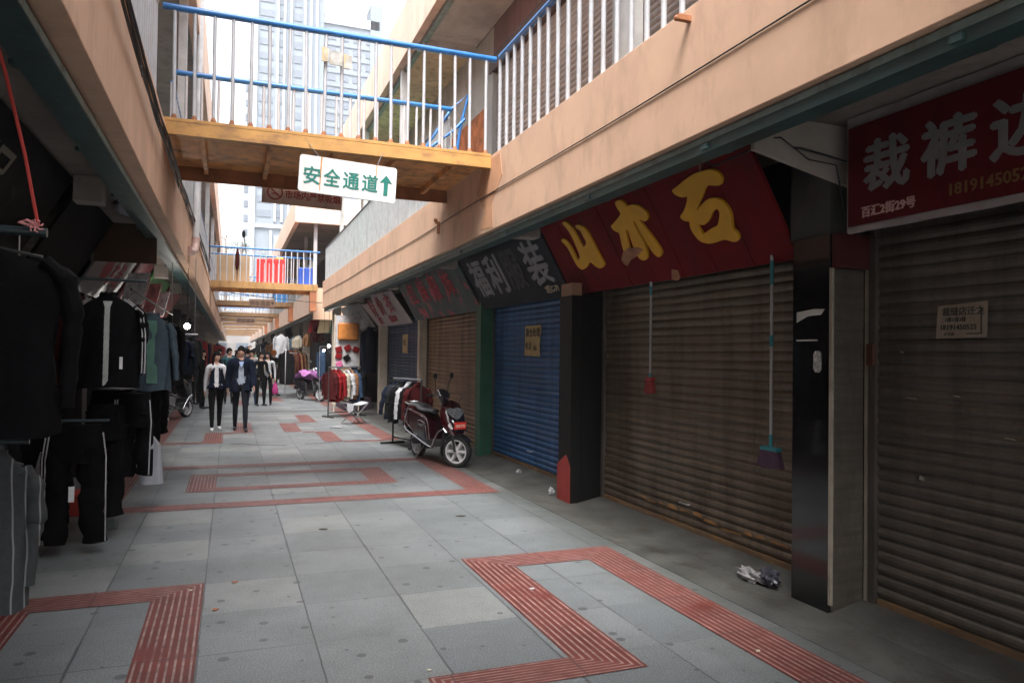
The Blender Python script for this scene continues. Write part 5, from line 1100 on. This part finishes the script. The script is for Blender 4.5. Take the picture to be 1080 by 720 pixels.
# ------------------------------------------------------------------ people
SKIN = mat('skin', (.40, .23, .165), .6, var=.1); HAIR = mat('black_hair', (.006, .005, .005), .85, var=.3, spec=.1)
def rotx(v, a): return Vector((v[0], v[1] * math.cos(a) - v[2] * math.sin(a), v[1] * math.sin(a) + v[2] * math.cos(a)))
def person(label, x, y, yaw, H, top, legm, shoe, female=False, stride=.0, arms=(.05, -.05), jacket_m=None, vest=False, bend=(.15, .15), hair='short', look=0, hat=None, detail=True, group='people walking in the market street', bag=None, tee=None):
    root = thing('person', label, 'person', (x, y, 0), yaw, group); k = H / 1.7; sh = .165 if female else .185
    V, E, RD, TG = [], [], [], []
    def vert(p, r, parent, tg):
        V.append(Vector(p) * k); RD.append(r * k); TG.append(tg)
        if parent is not None: E.append((parent, len(V) - 1))
        return len(V) - 1
    pel = vert((0, 0, .93), .125 if female else .13, None, 'top'); sp1 = vert((0, 0, 1.08), .11 if female else .13, pel, 'top'); ch = vert((0, 0, 1.25), .125 if female else .15, sp1, 'top')
    nb = vert((0, .01, 1.40), .085, ch, 'top'); nk = vert((0, .0, 1.475), .05, nb, 'skin'); vert((0, -.015, 1.54), .052, nk, 'skin')
    hands = []
    for s, sw in ((-1, arms[0]), (1, arms[1])):
        b = bend[0 if s < 0 else 1]
        S_ = Vector((s * sh, .01, 1.365)); up = rotx((s * .045, 0, -.27), sw); el = S_ + up; fo = rotx((s * .01, 0, -.24), sw - b); wr = el + fo
        a = vert(S_, .062 if female else .07, nb, 'arm'); a2 = vert(S_ + up * .5, .048, a, 'arm'); e_ = vert(el, .042, a2, 'arm'); f2 = vert(el + fo * .5, .037, e_, 'arm'); w_ = vert(wr, .026, f2, 'arm')
        d = fo.normalized(); pm = vert(wr + d * .05, .026, w_, 'skin'); side = Vector((0, -1, 0)) ; fw = d.cross(Vector((s, 0, 0))).normalized()
        if fw.y > 0: fw = -fw
        for q_, (o_, l1) in enumerate(((-.026, .055), (-.009, .065), (.009, .06), (.026, .048))):
            f1 = vert(wr + d * .095 + fw * (-o_), .0095, pm, 'skin'); f2_ = vert(wr + d * (.095 + l1 * .6) + fw * (-o_) + Vector((-s * .01, 0, 0)), .0085, f1, 'skin'); vert(wr + d * (.095 + l1) + fw * (-o_) + Vector((-s * .026, 0, 0)), .007, f2_, 'skin')
        t1 = vert(wr + d * .05 + fw * .035, .010, pm, 'skin'); vert(wr + d * .08 + fw * .052 + Vector((-s * .012, 0, 0)), .008, t1, 'skin')
        hands.append((wr + d * .1) * k)
    for s, st in ((-1, stride), (1, -stride)):
        hp = Vector((s * .085, 0, .88)); th = rotx((s * .004, 0, -.42), st); kn = hp + th; back = max(0, st) if False else 0
        kb = .12 if st > 0 else -.0
        shn = rotx((0, .0, -.40), st * .7 - (.10 if abs(st) > .01 else 0) * (1 if st < 0 else 0)); an = kn + shn
        lift = 0
        h_ = vert(hp, .10 if female else .098, pel, 'leg'); t2 = vert(hp + th * .5, .078, h_, 'leg'); n_ = vert(kn, .058, t2, 'leg'); c_ = vert(kn + shn * .4, .055, n_, 'leg'); a_ = vert(an, .040, c_, 'leg')
        f_ = vert((an.x, an.y + .02, max(.045, an.z - .05)), .04, a_, 'shoe'); g_ = vert((an.x + s * .012, an.y - .12, max(.035, an.z - .065)), .036, f_, 'shoe'); vert((an.x + s * .015, an.y - .19, max(.03, an.z - .068)), .028, g_, 'shoe')
    me = bpy.data.meshes.new('body_skel'); me.from_pydata(V, E, []); o = bpy.data.objects.new('body_skel', me); COL.objects.link(o)
    md = o.modifiers.new('s', 'SKIN'); md.branch_smoothing = .3; md.use_smooth_shade = True
    for i, sv in enumerate(me.skin_vertices[0].data): sv.radius = (RD[i], RD[i]); sv.use_root = (i == 0)
    ss = o.modifiers.new('u', 'SUBSURF'); ss.levels = 1 if not detail else 2; ss.render_levels = ss.levels
    dg = bpy.context.evaluated_depsgraph_get(); bm_ = bpy.data.meshes.new_from_object(o.evaluated_get(dg)); COL.objects.unlink(o); bpy.data.objects.remove(o)
    co = [v.co.copy() for v in bm_.vertices]; segs = [(V[a], V[b], TG[b] if TG[b] != 'arm' or TG[a] == 'arm' else 'arm') for a, b in E]
    def near(p):
        best, bt = 1e9, None
        for a, b, t in segs:
            d = b - a; u = max(0, min(1, (p - a).dot(d) / max(1e-9, d.length_squared))); q = (a + d * u - p).length_squared
            if q < best: best, bt = q, t
        return bt
    # flatten the trunk front to back
    for i, c in enumerate(co):
        if .82 * k < c.z < 1.46 * k and abs(c.x) < (sh + .06) * k: 
            w = min(1, max(0, (sh * k + .06 * k - abs(c.x)) / (.09 * k))); 
            if near(c) in ('top', 'leg'): c.y *= 1 - .25 * w
    MT = {'top': 0, 'arm': 0 if not vest else 0, 'skin': 1, 'leg': 2, 'shoe': 3}
    mb = MB(); tags = []
    faces = [tuple(p.vertices) for p in bm_.polygons]
    for f in faces: tags.append(near(sum((co[i] for i in f), Vector()) / len(f)))
    base_n = 0
    mb.v = [tuple(c) for c in co]; mb.f = list(faces); mb.mi = [MT[t] for t in tags]; mb.uv = [None] * len(faces)
    # head with brow, nose, chin and ears in the same mesh
    hc = Vector((0, -.012, 1.595)) * k; lk = Matrix.Rotation(look, 3, 'Z'); n1, n2 = 28, 20; rings = []
    for j in range(n2 + 1):
        ph = math.pi * j / n2; rg_ = []
        for i in range(n1):
            th = 2 * math.pi * i / n1; dx, dy, dz = math.sin(max(.03, min(3.11, ph))) * math.cos(th), math.sin(max(.03, min(3.11, ph))) * math.sin(th), math.cos(ph)
            a_, b_, c_ = .073, .092, .112
            px, py, pz = dx * a_, dy * b_, dz * c_
            if dz < 0: px *= 1 - .28 * dz * dz - .1 * abs(dz); py *= 1 - .12 * dz * dz; 
            if dz < -.2 and dy > 0: py *= .86
            fr = max(0, -dy)
            py -= .020 * math.exp(-((px / .011) ** 2)) * math.exp(-(((pz + .012) / .02) ** 2)) * (fr > .5)
            py += .007 * math.exp(-(((abs(px) - .028) / .014) ** 2)) * math.exp(-(((pz - .008) / .012) ** 2)) * (fr > .5)
            py -= .006 * math.exp(-((px / .02) ** 2)) * math.exp(-(((pz + .052) / .009) ** 2)) * (fr > .5)
            rg_.append(hc + lk @ (Vector((px, py, pz)) * k))
        rings.append(rg_)
    hb = MB().loft(rings[::-1], 1)
    for s in (-1, 1): hb.ball(hc + lk @ Vector((s * .074 * k, .008 * k, -.002)), (.010 * k, .016 * k, .026 * k), 8, 6, 1)
    nb_ = len(hb.f); mb = merge(mb, hb)
    build(mb, 'body', [top, SKIN, legm, shoe], root, smooth=60, local=True)
    for s in (-1, 1):
        part_l(MB().ball(hc + lk @ (Vector((s * .028, -.082, .008)) * k), (.0105 * k, .006 * k, .0055 * k), 10, 6), 'eye', mat('eye_dark', (.02, .015, .012), .3), root)
        part_l(MB().tube([hc + lk @ (Vector((s * .016, -.092, .026)) * k), hc + lk @ (Vector((s * .042, -.080, .024)) * k)], .0028 * k, 5), 'eyebrow', HAIR, root)
    part_l(MB().ball(hc + lk @ (Vector((0, -.090, -.052)) * k), (.022 * k, .006 * k, .0065 * k), 10, 6), 'mouth', mat('lip', (.35, .12, .10), .5), root)
    # hair cap
    rings = []
    for j in range(15):
        ph = math.pi * (j / 14) * .62; rg_ = []
        for i in range(24):
            th = 2 * math.pi * i / 24; dy = math.sin(th); lim = .66 if dy > -.1 else (.52 if dy > -.6 else .42)
            p2 = ph * lim / .62 if True else ph
            s_ = math.sin(max(.03, p2)); wob = 1 + .03 * math.sin(th * 7 + j)
            rg_.append(hc + lk @ (Vector((s_ * math.cos(th) * .083 * wob, dy * s_ * .102 * wob, math.cos(p2) * .126 * wob)) * k))
        rings.append(rg_)
    hm = hat or HAIR
    hr = MB().loft(rings[::-1])
    if hair == 'long':
        rr = []
        for j in range(9):
            t = j / 8; rr.append([hc + lk @ (Vector(((.092 + .018 * math.sin(t * 3)) * math.cos(a * .36 - .45) * (1 - .1 * t), .012 + .08 * math.sin(a * .36 - .45) * (1 - .2 * t), .02 - t * .25 + .006 * math.sin(a * 3)) ) * k) for a in range(12)] + [hc + lk @ (Vector(((.068) * math.cos(a * .36 - .45), .012 + .055 * math.sin(a * .36 - .45), .02 - t * .24)) * k) for a in range(11, -1, -1)])
        hr.loft(rr)
    part_l(hr, 'hair' if not hat else 'knit_hat', hm, root)
    # outer garment grown from the body surface
    if jacket_m:
        nor = [Vector() for _ in co]
        for f in faces:
            a, b, c = co[f[0]], co[f[1]], co[f[2]]; nn = (b - a).cross(c - a)
            for i in f: nor[i] += nn
        nor = [n.normalized() if n.length else Vector((0, 0, 1)) for n in nor]
        jb = MB(); mp = {}; hem = (.80 if not vest else .90) * k
        for f, t in zip(faces, tags):
            c = sum((co[i] for i in f), Vector()) / len(f)
            if vest and t == 'arm': continue
            if t not in ('top', 'arm') and not (t == 'leg' and c.z > hem): continue
            if c.z < hem and t != 'arm': continue
            open_w = ((.055 if not vest else .03) + .035 * (1.42 - c.z / k)) * k
            if c.y < -.0 and abs(c.x) < open_w and t != 'arm': continue
            ids = []
            for i in f:
                if i not in mp:
                    low = max(0, (1.0 * k - co[i].z) / (.2 * k)) if abs(co[i].x) < .2 * k else 0
                    mp[i] = len(jb.v); jb.v.append(tuple(co[i] + nor[i] * (.017 + .03 * min(1, low)) * k))
                ids.append(mp[i])
            jb.f.append(tuple(ids)); jb.mi.append(0); jb.uv.append(None)
        jo_ = part_l(jb, 'jacket' if not vest else 'vest', jacket_m, root)
        sd = jo_.modifiers.new('thick', 'SOLIDIFY'); sd.thickness = .014; sd.offset = 1
        part_l(MB().tube([Vector((-.085, -.065, 1.33)) * k, Vector((-.075, -.02, 1.42)) * k, Vector((-.05, .05, 1.475)) * k, Vector((.05, .05, 1.475)) * k, Vector((.075, -.02, 1.42)) * k, Vector((.085, -.065, 1.33)) * k], [.012, .017, .02, .02, .017, .012], 8), 'collar', jacket_m, root)
    if tee is not None:
        part_l(MB().prism([Vector((-.05, -.118, 1.40)) * k, Vector((.05, -.118, 1.40)) * k, Vector((0, -.135, 1.27)) * k], (0, .02, 0)), 'shirt_collar', tee, root)
    if bag:
        h = hands[0 if bag[1] < 0 else 1]
        o = build(MB().loft([[(h.x + w_ * math.cos(a * .785), h.y + w_ * .45 * math.sin(a * .785), h.z - z_) for a in range(8)] for w_, z_ in ((.02, .02), (.05, .08), (.09, .2), (.10, .34), (.08, .38))]), 'carrier_bag', bag[0], smooth=50, local=True)
        o.matrix_world = Matrix.Translation((x, y, 0)) @ Matrix.Rotation(yaw, 4, 'Z'); tag(o, bag[2], 'bag')
    return root
SW = cloth('pale_blue_grey_knit', (.30, .34, .42)); SHO = mat('dark_leather_shoe', (.02, .02, .024), .4); SHW = mat('white_shoe', (.7, .7, .7), .5)
C_LIL = cloth('pale_hoodie_cloth', (.58, .57, .60))
person('man in an open navy jacket over pale sweater, right one of the front pair', .21, 16.1, R(2), 1.71, SW, cloth('dark_slate_trousers', (.012, .014, .019)), SHO, stride=.28, arms=(.30, -.26), jacket_m=C_NAV, bend=(.35, .25), hair='short', look=-.15, tee=cloth('light_blue_shirt', (.33, .42, .65)))
person('woman in a navy vest over a white hoodie, left one of the front pair', -.26, 16.3, R(6), 1.60, C_LIL, C_BLK, SHW, female=True, stride=-.26, arms=(.15, -.22), jacket_m=C_NAV, vest=True, hair='long', look=.5)
ppl = [
 ('man in a dark teal jacket walking behind the woman in the vest', -.03, 24.3, .1, 1.70, cloth('dark_teal_jacket', (.03, .08, .09)), C_DK, SHO, False, .12, 'short', None, None),
 ('person in a grey jacket and jeans behind the man in the navy jacket', .62, 23.6, .2, 1.66, cloth('mid_grey_jacket', (.16, .16, .18)), C_BLU, SHO, False, .15, 'short', None, None),
 ('woman in a black coat and black trousers, left of the pair with long hair', .86, 23.3, .3, 1.60, C_BLK, C_BLK, SHO, True, .08, 'long', None, None),
 ('woman in a white top and black trousers, right of the pair with long hair', 1.07, 23.5, -.2, 1.60, C_WHT, C_BLK, SHO, True, -.08, 'long', None, (cloth('deep_pink_film', (.3, .04, .14)), 1, 'bright pink carrier bag held by the woman in the white top')),
 ('person in an orange knit hat and dark coat at the far right stall', 1.5, 28.6, .6, 1.66, C_DK, C_BLK, SHO, False, .05, 'short', C_ORG, None),
 ('person in black standing at the left stalls past the silver scooter', -.72, 22.4, 1.2, 1.64, C_BLK, C_BLK, SHO, True, .0, 'long', None, None),
 ('person in a charcoal coat standing behind the one in black at the left stalls', -.95, 24.2, .9, 1.68, C_DK, C_DK, SHO, False, .0, 'short', None, None),
 ('man in a brown jacket in the distant crowd, left', -.35, 28.5, .1, 1.68, C_BRN, C_DK, SHO, False, .1, 'short', None, None),
 ('woman in a red coat in the distant crowd', .25, 31.0, .1, 1.58, C_RED, C_BLK, SHO, True, .1, 'long', None, None),
 ('man in a blue jacket in the distant crowd, centre', .6, 29.0, 3.1, 1.70, C_BLU, C_DK, SHO, False, .1, 'short', None, None),
 ('person in a cream coat in the distant crowd', 1.15, 33.5, .2, 1.62, C_CRM, C_DK, SHO, True, .1, 'long', None, None),
 ('person in a black coat walking away in the distant crowd', .0, 36.0, 3.0, 1.68, C_BLK, C_BLK, SHO, False, .1, 'short', None, None),
 ('person in a camel coat far down the street', .9, 41.0, 0, 1.64, C_TAN, C_DK, SHO, True, .1, 'long', None, None),
 ('person in a white jacket far down the street', .3, 45.0, 0, 1.66, C_WHT, C_DK, SHO, False, .1, 'short', None, None),
 ('person in a green coat far down the street', 1.4, 48.0, 0, 1.66, C_GRN, C_DK, SHO, False, .1, 'short', None, None),
 ('person in a charcoal coat farthest down the street', .6, 56.0, 0, 1.68, C_DK, C_DK, SHO, False, .1, 'short', None, None)]
for i, (lab, x, y, yw, H, tp, lg, sh_, fem, st, hr, ht, bg) in enumerate(ppl):
    person(lab, x, y, yw, H, tp, lg, sh_, fem, st, ((.35, -.2, .1, -.3)[i % 4], (-.3, .3, -.15, .2)[i % 4]), None, False, ((.3, .25), (1.3, .3), (.4, .9), (.5, .3))[i % 4], hr, (.6, -.7, .2, -.3)[i % 4], ht, detail=False, bag=bg, group='people behind the walking pair')

SCR = mat('scraped_rust_paint', (.34, .17, .06), .8, var=.5, vs=8)
rg = random.Random(11); ya_ = 4.2
sc_root = [o for o in BK.children if o.name.startswith('roller_shutter')][2]
for k in range(13):
    ln = rg.uniform(.1, .28); z_ = .20 + .02 * math.sin(k) + (.0 if k < 10 else .02); h_ = rg.uniform(.012, .03)
    build(MB().prism([(3.879, ya_, z_), (3.879, ya_ + ln, z_ + rg.uniform(-.01, .01)), (3.879, ya_ + ln * .9, z_ + h_), (3.879, ya_ + ln * .5, z_ + h_ * rg.uniform(.5, 1.4)), (3.879, ya_ + .02, z_ + h_)], (.004, 0, 0)), 'rust_scrape', SCR, sc_root)
    ya_ += ln + rg.uniform(-.02, .06)
gd = [o for o in BK.children if o.name.startswith('roller_shutter')][1]
for y_, z_, a_, b_ in ((3.3, 1.38, .09, .012), (3.02, 1.41, .05, .010), (2.7, 1.2, .07, .014), (3.25, .9, .04, .03), (2.4, 1.6, .08, .02), (3.4, 1.66, .03, .012)):
    build(MB().prism([(3.8785, y_, z_), (3.8785, y_ + a_, z_ + .006), (3.8785, y_ + a_ * .8, z_ + b_), (3.8785, y_ + a_ * .2, z_ + b_ * .8)], (-.002, 0, 0)), 'sticker_residue', mat('sticker_glue', (.30, .27, .23), .9, var=.5, vs=20), gd)
part(MB().box(3.84, 3.87, 3.60, 3.655, 1.58, 1.72), 'lock_box', mat('rusty_lock', (.10, .035, .02), .7, var=.4), BK, bevel=.004)
for y_ in (5.7, 9.4, 13.2):
    part(MB().tube([(3.862, y_ - .07, .30), (3.835, y_ - .06, .30), (3.835, y_ + .06, .30), (3.862, y_ + .07, .30)], .008, 6), 'shutter_handle', STEEL, BK)
r = thing('eave_wires', 'loose dark wires drooping under the eave between the crimson sign and the white lettered banner', 'cable', (3.4, 3.66, 2.9))
for k, pth in enumerate(([(2.97, 4.3, 3.0), (3.05, 4.2, 2.92), (3.2, 3.9, 3.0), (3.3, 3.66, 2.93), (3.5, 3.64, 2.90), (3.72, 3.63, 2.86), (3.9, 3.62, 2.92)], [(2.98, 4.1, 3.05), (3.15, 3.66, 2.98), (3.35, 3.64, 2.86), (3.55, 3.62, 2.84), (3.60, 3.61, 2.6), (3.63, 3.605, 2.45), (3.85, 3.6, 2.4)], [(3.35, 4.7, 3.1), (3.22, 4.6, 3.0), (3.1, 4.45, 3.08), (3.0, 4.4, 3.12)])):
    part(MB().tube(pth, .005 + .002 * (k == 0), 6), 'wire', CABLE if k < 2 else mat('pink_wire', (.3, .15, .12), .6), r, smooth=60)
# ------------------------------------------------------------------ things on the second footbridge
def bxo(name, b, m, label, cat, bev=.01, group=None):
    o = build(MB().box(*b), name, m, bevel=bev); return tag(o, label, cat, group)
CARD = mat('cardboard', (.42, .29, .17), .85, var=.12)
bxo('cardboard_box', (-.48, .56, 26.3, 26.9, 3.905, 4.80), CARD, 'large cardboard box standing on the second footbridge', 'box')
r = thing('red_gift_boxes', 'red panel with white vertical stripes leaning on the second footbridge rail', 'panel', (1.2, 26.4, 3.905))
part(MB().box(.78, 1.72, 26.3, 26.6, 3.905, 4.74), 'red_panel', mat('bright_red_card', (.75, .03, .03), .6, var=.1), r, bevel=.01)
for k in range(6): part(MB().box(.86 + k * .15, .89 + k * .15, 26.292, 26.298, 3.92, 4.6), 'white_stripe', WHT, r)
bxo('red_box', (1.15, 1.74, 26.7, 27.0, 3.905, 4.82), mat('second_red_card', (.7, .05, .04), .6), 'taller red box behind the striped red panel', 'box')
bxo('yellow_box', (1.42, 1.66, 26.75, 26.95, 4.823, 4.88), mat('yellow_card', (.75, .5, .04), .6), 'small yellow box on the tall red box', 'box', .004)
bxo('blue_bin', (2.15, 2.62, 26.35, 26.8, 3.905, 4.52), mat('blue_plastic_bin', (.03, .10, .5), .5), 'blue plastic bin at the right end of the second footbridge', 'bin', .03)
for x, y, h, m, nm in ((.16, 26.25, 5.15, C_MAR, 'folded maroon umbrella'), ):
    r = thing('folded_umbrella', nm + ' standing up against the second footbridge rail', 'umbrella', (x, y, 3.905))
    part(MB().tube([(x, y, 3.905), (x, y, 4.3), (x, y, 4.5), (x, y, 4.85), (x, y, 5.08)], [.01, .012, .07, .06, .02], 10), 'canopy', m, r); part(MB().tube([(x, y, 5.05), (x, y, 5.2)], .01, 6), 'tip', STEEL, r)
r = thing('leaning_mop', 'dark headed mop leaning up over the second footbridge rail', 'mop', (.5, 26.5, 3.905))
part(MB().tube([(.58, 26.95, 3.91), (.36, 26.6, 5.5)], .014, 8), 'mop_handle', BLK, r); part(MB().ball((.35, 26.59, 5.58), (.06, .05, .13), 10, 8), 'mop_head', C_BLK, r)
bxo('blue_crate', (1.9, 2.5, 36.4, 36.9, 3.905, 4.5), mat('blue_crate_plastic', (.04, .2, .5), .5), 'blue crate on the third footbridge', 'crate')

# ------------------------------------------------------------------ litter
mb = MB()
rg = random.Random(3)
def crumple(c, s, m, name, label, cat, seed):
    rg = random.Random(seed); bm = bmesh.new(); bmesh.ops.create_icosphere(bm, subdivisions=3, radius=1)
    for v in bm.verts:
        d = v.co.normalized(); f = 1 + .35 * math.sin(d.x * 5 + seed) * math.cos(d.y * 7) + .25 * math.sin(d.z * 9 + d.x * 6) + rg.uniform(-.12, .12)
        v.co = Vector((d.x * s[0] * f, d.y * s[1] * f, max(-.9, d.z) * s[2] * f))
    mb = MB(); mb.add([Vector(c) + v.co for v in bm.verts], [tuple(v.index for v in f.verts) for f in bm.faces]); z0 = min(v[2] for v in mb.v)
    mb.v = [(a, b, c_ - z0 + .004 + (.0)) for a, b, c_ in mb.v]; bm.free()
    o = build(mb, name, m); return tag(o, label, cat)
crumple((3.56, 4.42, .1), (.06, .13, .04), mat('grey_film', (.35, .34, .34), .3, var=.4, vs=9), 'crumpled_bag', 'crumpled pale plastic bag on the ground beside the granite pier', 'litter', 1)
crumple((3.58, 4.24, .1), (.05, .07, .06), mat('dark_film', (.06, .06, .08), .25), 'crumpled_bag', 'crumpled dark plastic bag against the foot of the granite pier', 'litter', 2)
crumple((3.66, 9.3, .1), (.03, .05, .03), C_WHT, 'paper_scrap', 'white crumpled scrap in front of the bright blue shutter', 'litter', 4)
crumple((3.5, 7.85, .1), (.03, .04, .035), C_WHT, 'paper_scrap', 'white crumpled scrap at the foot of the red based pier', 'litter', 5)
crumple((2.15, 16.2, .1), (.12, .08, .012), C_WHT, 'paper_scrap', 'flat white paper on the paving left of the folding stool', 'litter', 6)
crumple((-.92, 10.9, .1), (.05, .04, .02), C_WHT, 'paper_scrap', 'white scrap on the red band at the left', 'litter', 7)
LEAFM = mat('dry_leaf', (.35, .13, .07), .8, var=.4, vs=20); PALE = mat('pale_scrap', (.5, .45, .36), .8)
for k, (px, py, m, w_, lab) in enumerate(((.06, 5.55, LEAFM, .02, 'tiny reddish leaf on the tile left of centre'), (-.06, 5.0, LEAFM, .022, 'tiny leaf scrap beside the left red strip'), (-.22, 5.45, PALE, .016, 'pale fleck on the corner of the left red strip'), (.98, 3.7, PALE, .012, 'pale fleck on the nearest middle tile'), (.82, 6.95, mat('dark_leaf', (.05, .05, .03), .8), .035, 'dark flattened leaf in the middle of the paving'), (2.18, 7.1, MATS['dark_leaf'], .04, 'dark leaf scrap on the paving toward the blue shutter'), (1.98, 4.75, WHT, .018, 'white fleck on the red strip at the right'), (2.75, 3.35, PALE, .016, 'pale fleck low on the right red strip'))):
    p = [(px + w_ * math.cos(a * 1.05 + k) * (1 + .4 * math.sin(a * 2.3 + k)), py + w_ * math.sin(a * 1.05 + k) * .8, .006) for a in range(6)]
    o = build(MB().prism(p, (0, 0, .003)), 'leaf_scrap', m); tag(o, lab, 'litter', 'scraps on the paving')

# ------------------------------------------------------------------ towers and trees far beyond
TW = mat('tower_wall', (.20, .232, .265), .8, var=.12, vs=.05); TWH = mat('tower_white', (.40, .42, .45), .7, var=.05); TWD = mat('tower_grey_band', (.165, .19, .225), .7)
r = thing('apartment_tower', 'tall hazy tower with white vertical fins, rising behind the footbridges', 'tower', (11, 170, 0))
part(MB().box(4.2, 18.4, 170, 186, 0, 120), 'wall', TW, r)
for x in (3.9, 8.3, 9.7, 11.1, 14.0, 15.3, 16.6): part(MB().box(x, x + .45, 169.3, 170.0, 30 if x > 5 else 0, 122), 'fin', TWH, r)
for x in (7.5, 12.2): part(MB().box(x, x + .5, 169.3, 170.0, 4, 28), 'fin', TWH, r)
part(MB().box(4.1, 18.5, 169.5, 170.0, 28.6, 29.4), 'ledge', TWH, r)
for i in range(28):
    z = 31 + i * 3.15
    part(MB().box(4.8, 7.7, 169.85, 170.03, z, z + 1.5), 'window', GLASS, r); part(MB().box(12.0, 13.6, 169.85, 170.03, z, z + 1.7), 'window', GLASS, r)
    part(MB().box(8.85, 9.6, 169.85, 170.03, z, z + 1.6), 'window', GLASS, r)
part(MB().box(8.4, 12.0, 169.85, 170.03, 6, 27), 'glass_front', mat('podium_glass', (.3, .38, .46), .3), r)
r = thing('apartment_block', 'wide hazy apartment block joined on the right of the tall tower, with rows of windows', 'apartment block', (25, 171, 0))
part(MB().box(18.45, 30.6, 171, 186, 0, 77.5), 'wall', TW, r); part(MB().box(28.9, 31.6, 170.6, 176, 0, 82), 'stair_tower', TW, r)
part(MB().box(18.45, 31, 170.6, 171.0, 76.2, 78.3), 'parapet', TWH, r)
for i in range(18):
    z = 20 + i * 3.1
    for j in range(4):
        x = 19.3 + j * 2.9
        part(MB().box(x, x + 1.9, 170.86, 171.03, z, z + 1.4), 'window', GLASS, r)
        if j == 0: part(MB().box(18.5, 30.5, 170.8, 171.0, z + 1.7, z + 1.95), 'floor_band', TWD, r)
r = thing('slim_tower', 'slim pale tower seen left of the tall tower', 'tower', (2.3, 190, 0))
part(MB().box(1.8, 4.0, 190, 200, 0, 72), 'wall', TWH, r)
for i in range(16): part(MB().box(2.3, 3.3, 189.85, 190.03, 12 + i * 3.5, 13.6 + i * 3.5), 'window', TWD, r)
LEAF = mat('pale_green_foliage', (.10, .14, .07), .7, var=.4, vs=.6)
def tree(label, x, y, H, cw, seed):
    rg = random.Random(seed); r = thing('tree', label, 'tree', (x, y, 0), group='trees beyond the end of the street')
    tr = MB().tube([(x, y, 0), (x + .1, y, H * .4), (x - .1, y, H * .7), (x, y, H * .95)], [.3, .22, .12, .04], 8)
    tips = []
    for i in range(26):
        z = H * rg.uniform(.4, .9); a = rg.uniform(0, 6.28); l = cw * rg.uniform(.4, 1) * (1.15 - abs(z / H - .6))
        p = Vector((x + l * math.cos(a), y + l * math.sin(a), z + l * .6)); tr.tube([(x, y, z), ((x + p.x) / 2, (y + p.y) / 2, z + l * .4), p], [.07, .04, .015], 5); tips.append(p)
    part(tr, 'trunk', WOOD, r)
    mb = MB()
    for p in tips:
        for _ in range(70):
            q = p + Vector((rg.gauss(0, .55), rg.gauss(0, .55), rg.gauss(0, .5))); a, b = rg.uniform(0, 6.28), rg.uniform(-.8, .8); u = Vector((math.cos(a), math.sin(a), b)).normalized() * .13; v = u.cross(Vector((rg.uniform(-1, 1), rg.uniform(-1, 1), 1))).normalized() * .07
            mb.add([q - u, q - v, q + u, q + v], [(0, 1, 2, 3)])
    part(mb, 'crown', LEAF, r)
tree('tall thin tree seen just left of the slim tower', -1.0, 136, 25, 2.0, 1)
tree('tree with a loose crown beside the tall tower base', 1.6, 138, 22, 2.0, 2)
tree('low tree in front of the tower podium', 7.2, 137, 21, 2.2, 3)

# ------------------------------------------------------------------ haze, sky, sun, camera
HAZE = True
if HAZE:
    m = bpy.data.materials.new('haze_air'); m.use_nodes = True; nt = m.node_tree; nt.nodes.clear()
    ou = nt.nodes.new('ShaderNodeOutputMaterial'); pv = nt.nodes.new('ShaderNodeVolumePrincipled'); pv.inputs['Color'].default_value = (.93, .95, 1, 1); pv.inputs['Density'].default_value = .0006; pv.inputs['Anisotropy'].default_value = .2
    nt.links.new(pv.outputs[0], ou.inputs['Volume'])
    o = build(MB().box(-405, 405, -65, 705, -1.5, 125), 'haze', m, local=True); tag(o, kind='stuff')
w = bpy.data.worlds.new('World'); S.world = w; w.use_nodes = True; nt = w.node_tree
bg = nt.nodes['Background']; sk = nt.nodes.new('ShaderNodeTexSky'); sk.sky_type = 'NISHITA'; sk.sun_disc = False
EL, AZ = 62, 200
sk.sun_elevation = R(EL); sk.sun_rotation = R(AZ); sk.air_density = 1.0; sk.dust_density = 6; sk.ozone_density = 1; sk.altitude = 300
hs = nt.nodes.new('ShaderNodeHueSaturation'); hs.inputs['Saturation'].default_value = .22
nt.links.new(sk.outputs[0], hs.inputs['Color']); nt.links.new(hs.outputs[0], bg.inputs['Color']); bg.inputs['Strength'].default_value = .15
L = bpy.data.lights.new('sun', 'SUN'); L.energy = 1.5; L.angle = R(25); L.color = (1, .97, .93)
lo = bpy.data.objects.new('sun', L); COL.objects.link(lo)
d = Vector((math.sin(R(AZ)) * math.cos(R(EL)), math.cos(R(AZ)) * math.cos(R(EL)), math.sin(R(EL))))
lo.rotation_euler = d.to_track_quat('Z', 'Y').to_euler()
cam = bpy.data.cameras.new('camera'); co = bpy.data.objects.new('camera', cam); COL.objects.link(co)
Rx, Uy, Fz = Vector((.93446408, -.35582031, .01299217)), Vector((-.01846183, -.01198048, .99975779)), Vector((.35557848, .93447759, .01776442))
co.matrix_world = Matrix(((Rx.x, Uy.x, -Fz.x, 0), (Rx.y, Uy.y, -Fz.y, 0), (Rx.z, Uy.z, -Fz.z, 1.62), (0, 0, 0, 1)))
cam.sensor_width = 36; cam.lens = 26.0; cam.clip_end = 2000; cam.clip_start = .05
S.camera = co
S.view_settings.view_transform = 'Standard'; S.view_settings.look = 'None'; S.view_settings.gamma = 1; S.view_settings.exposure = 2.05
S.cycles.max_bounces = 6; S.cycles.diffuse_bounces = 4; S.cycles.volume_bounces = 1
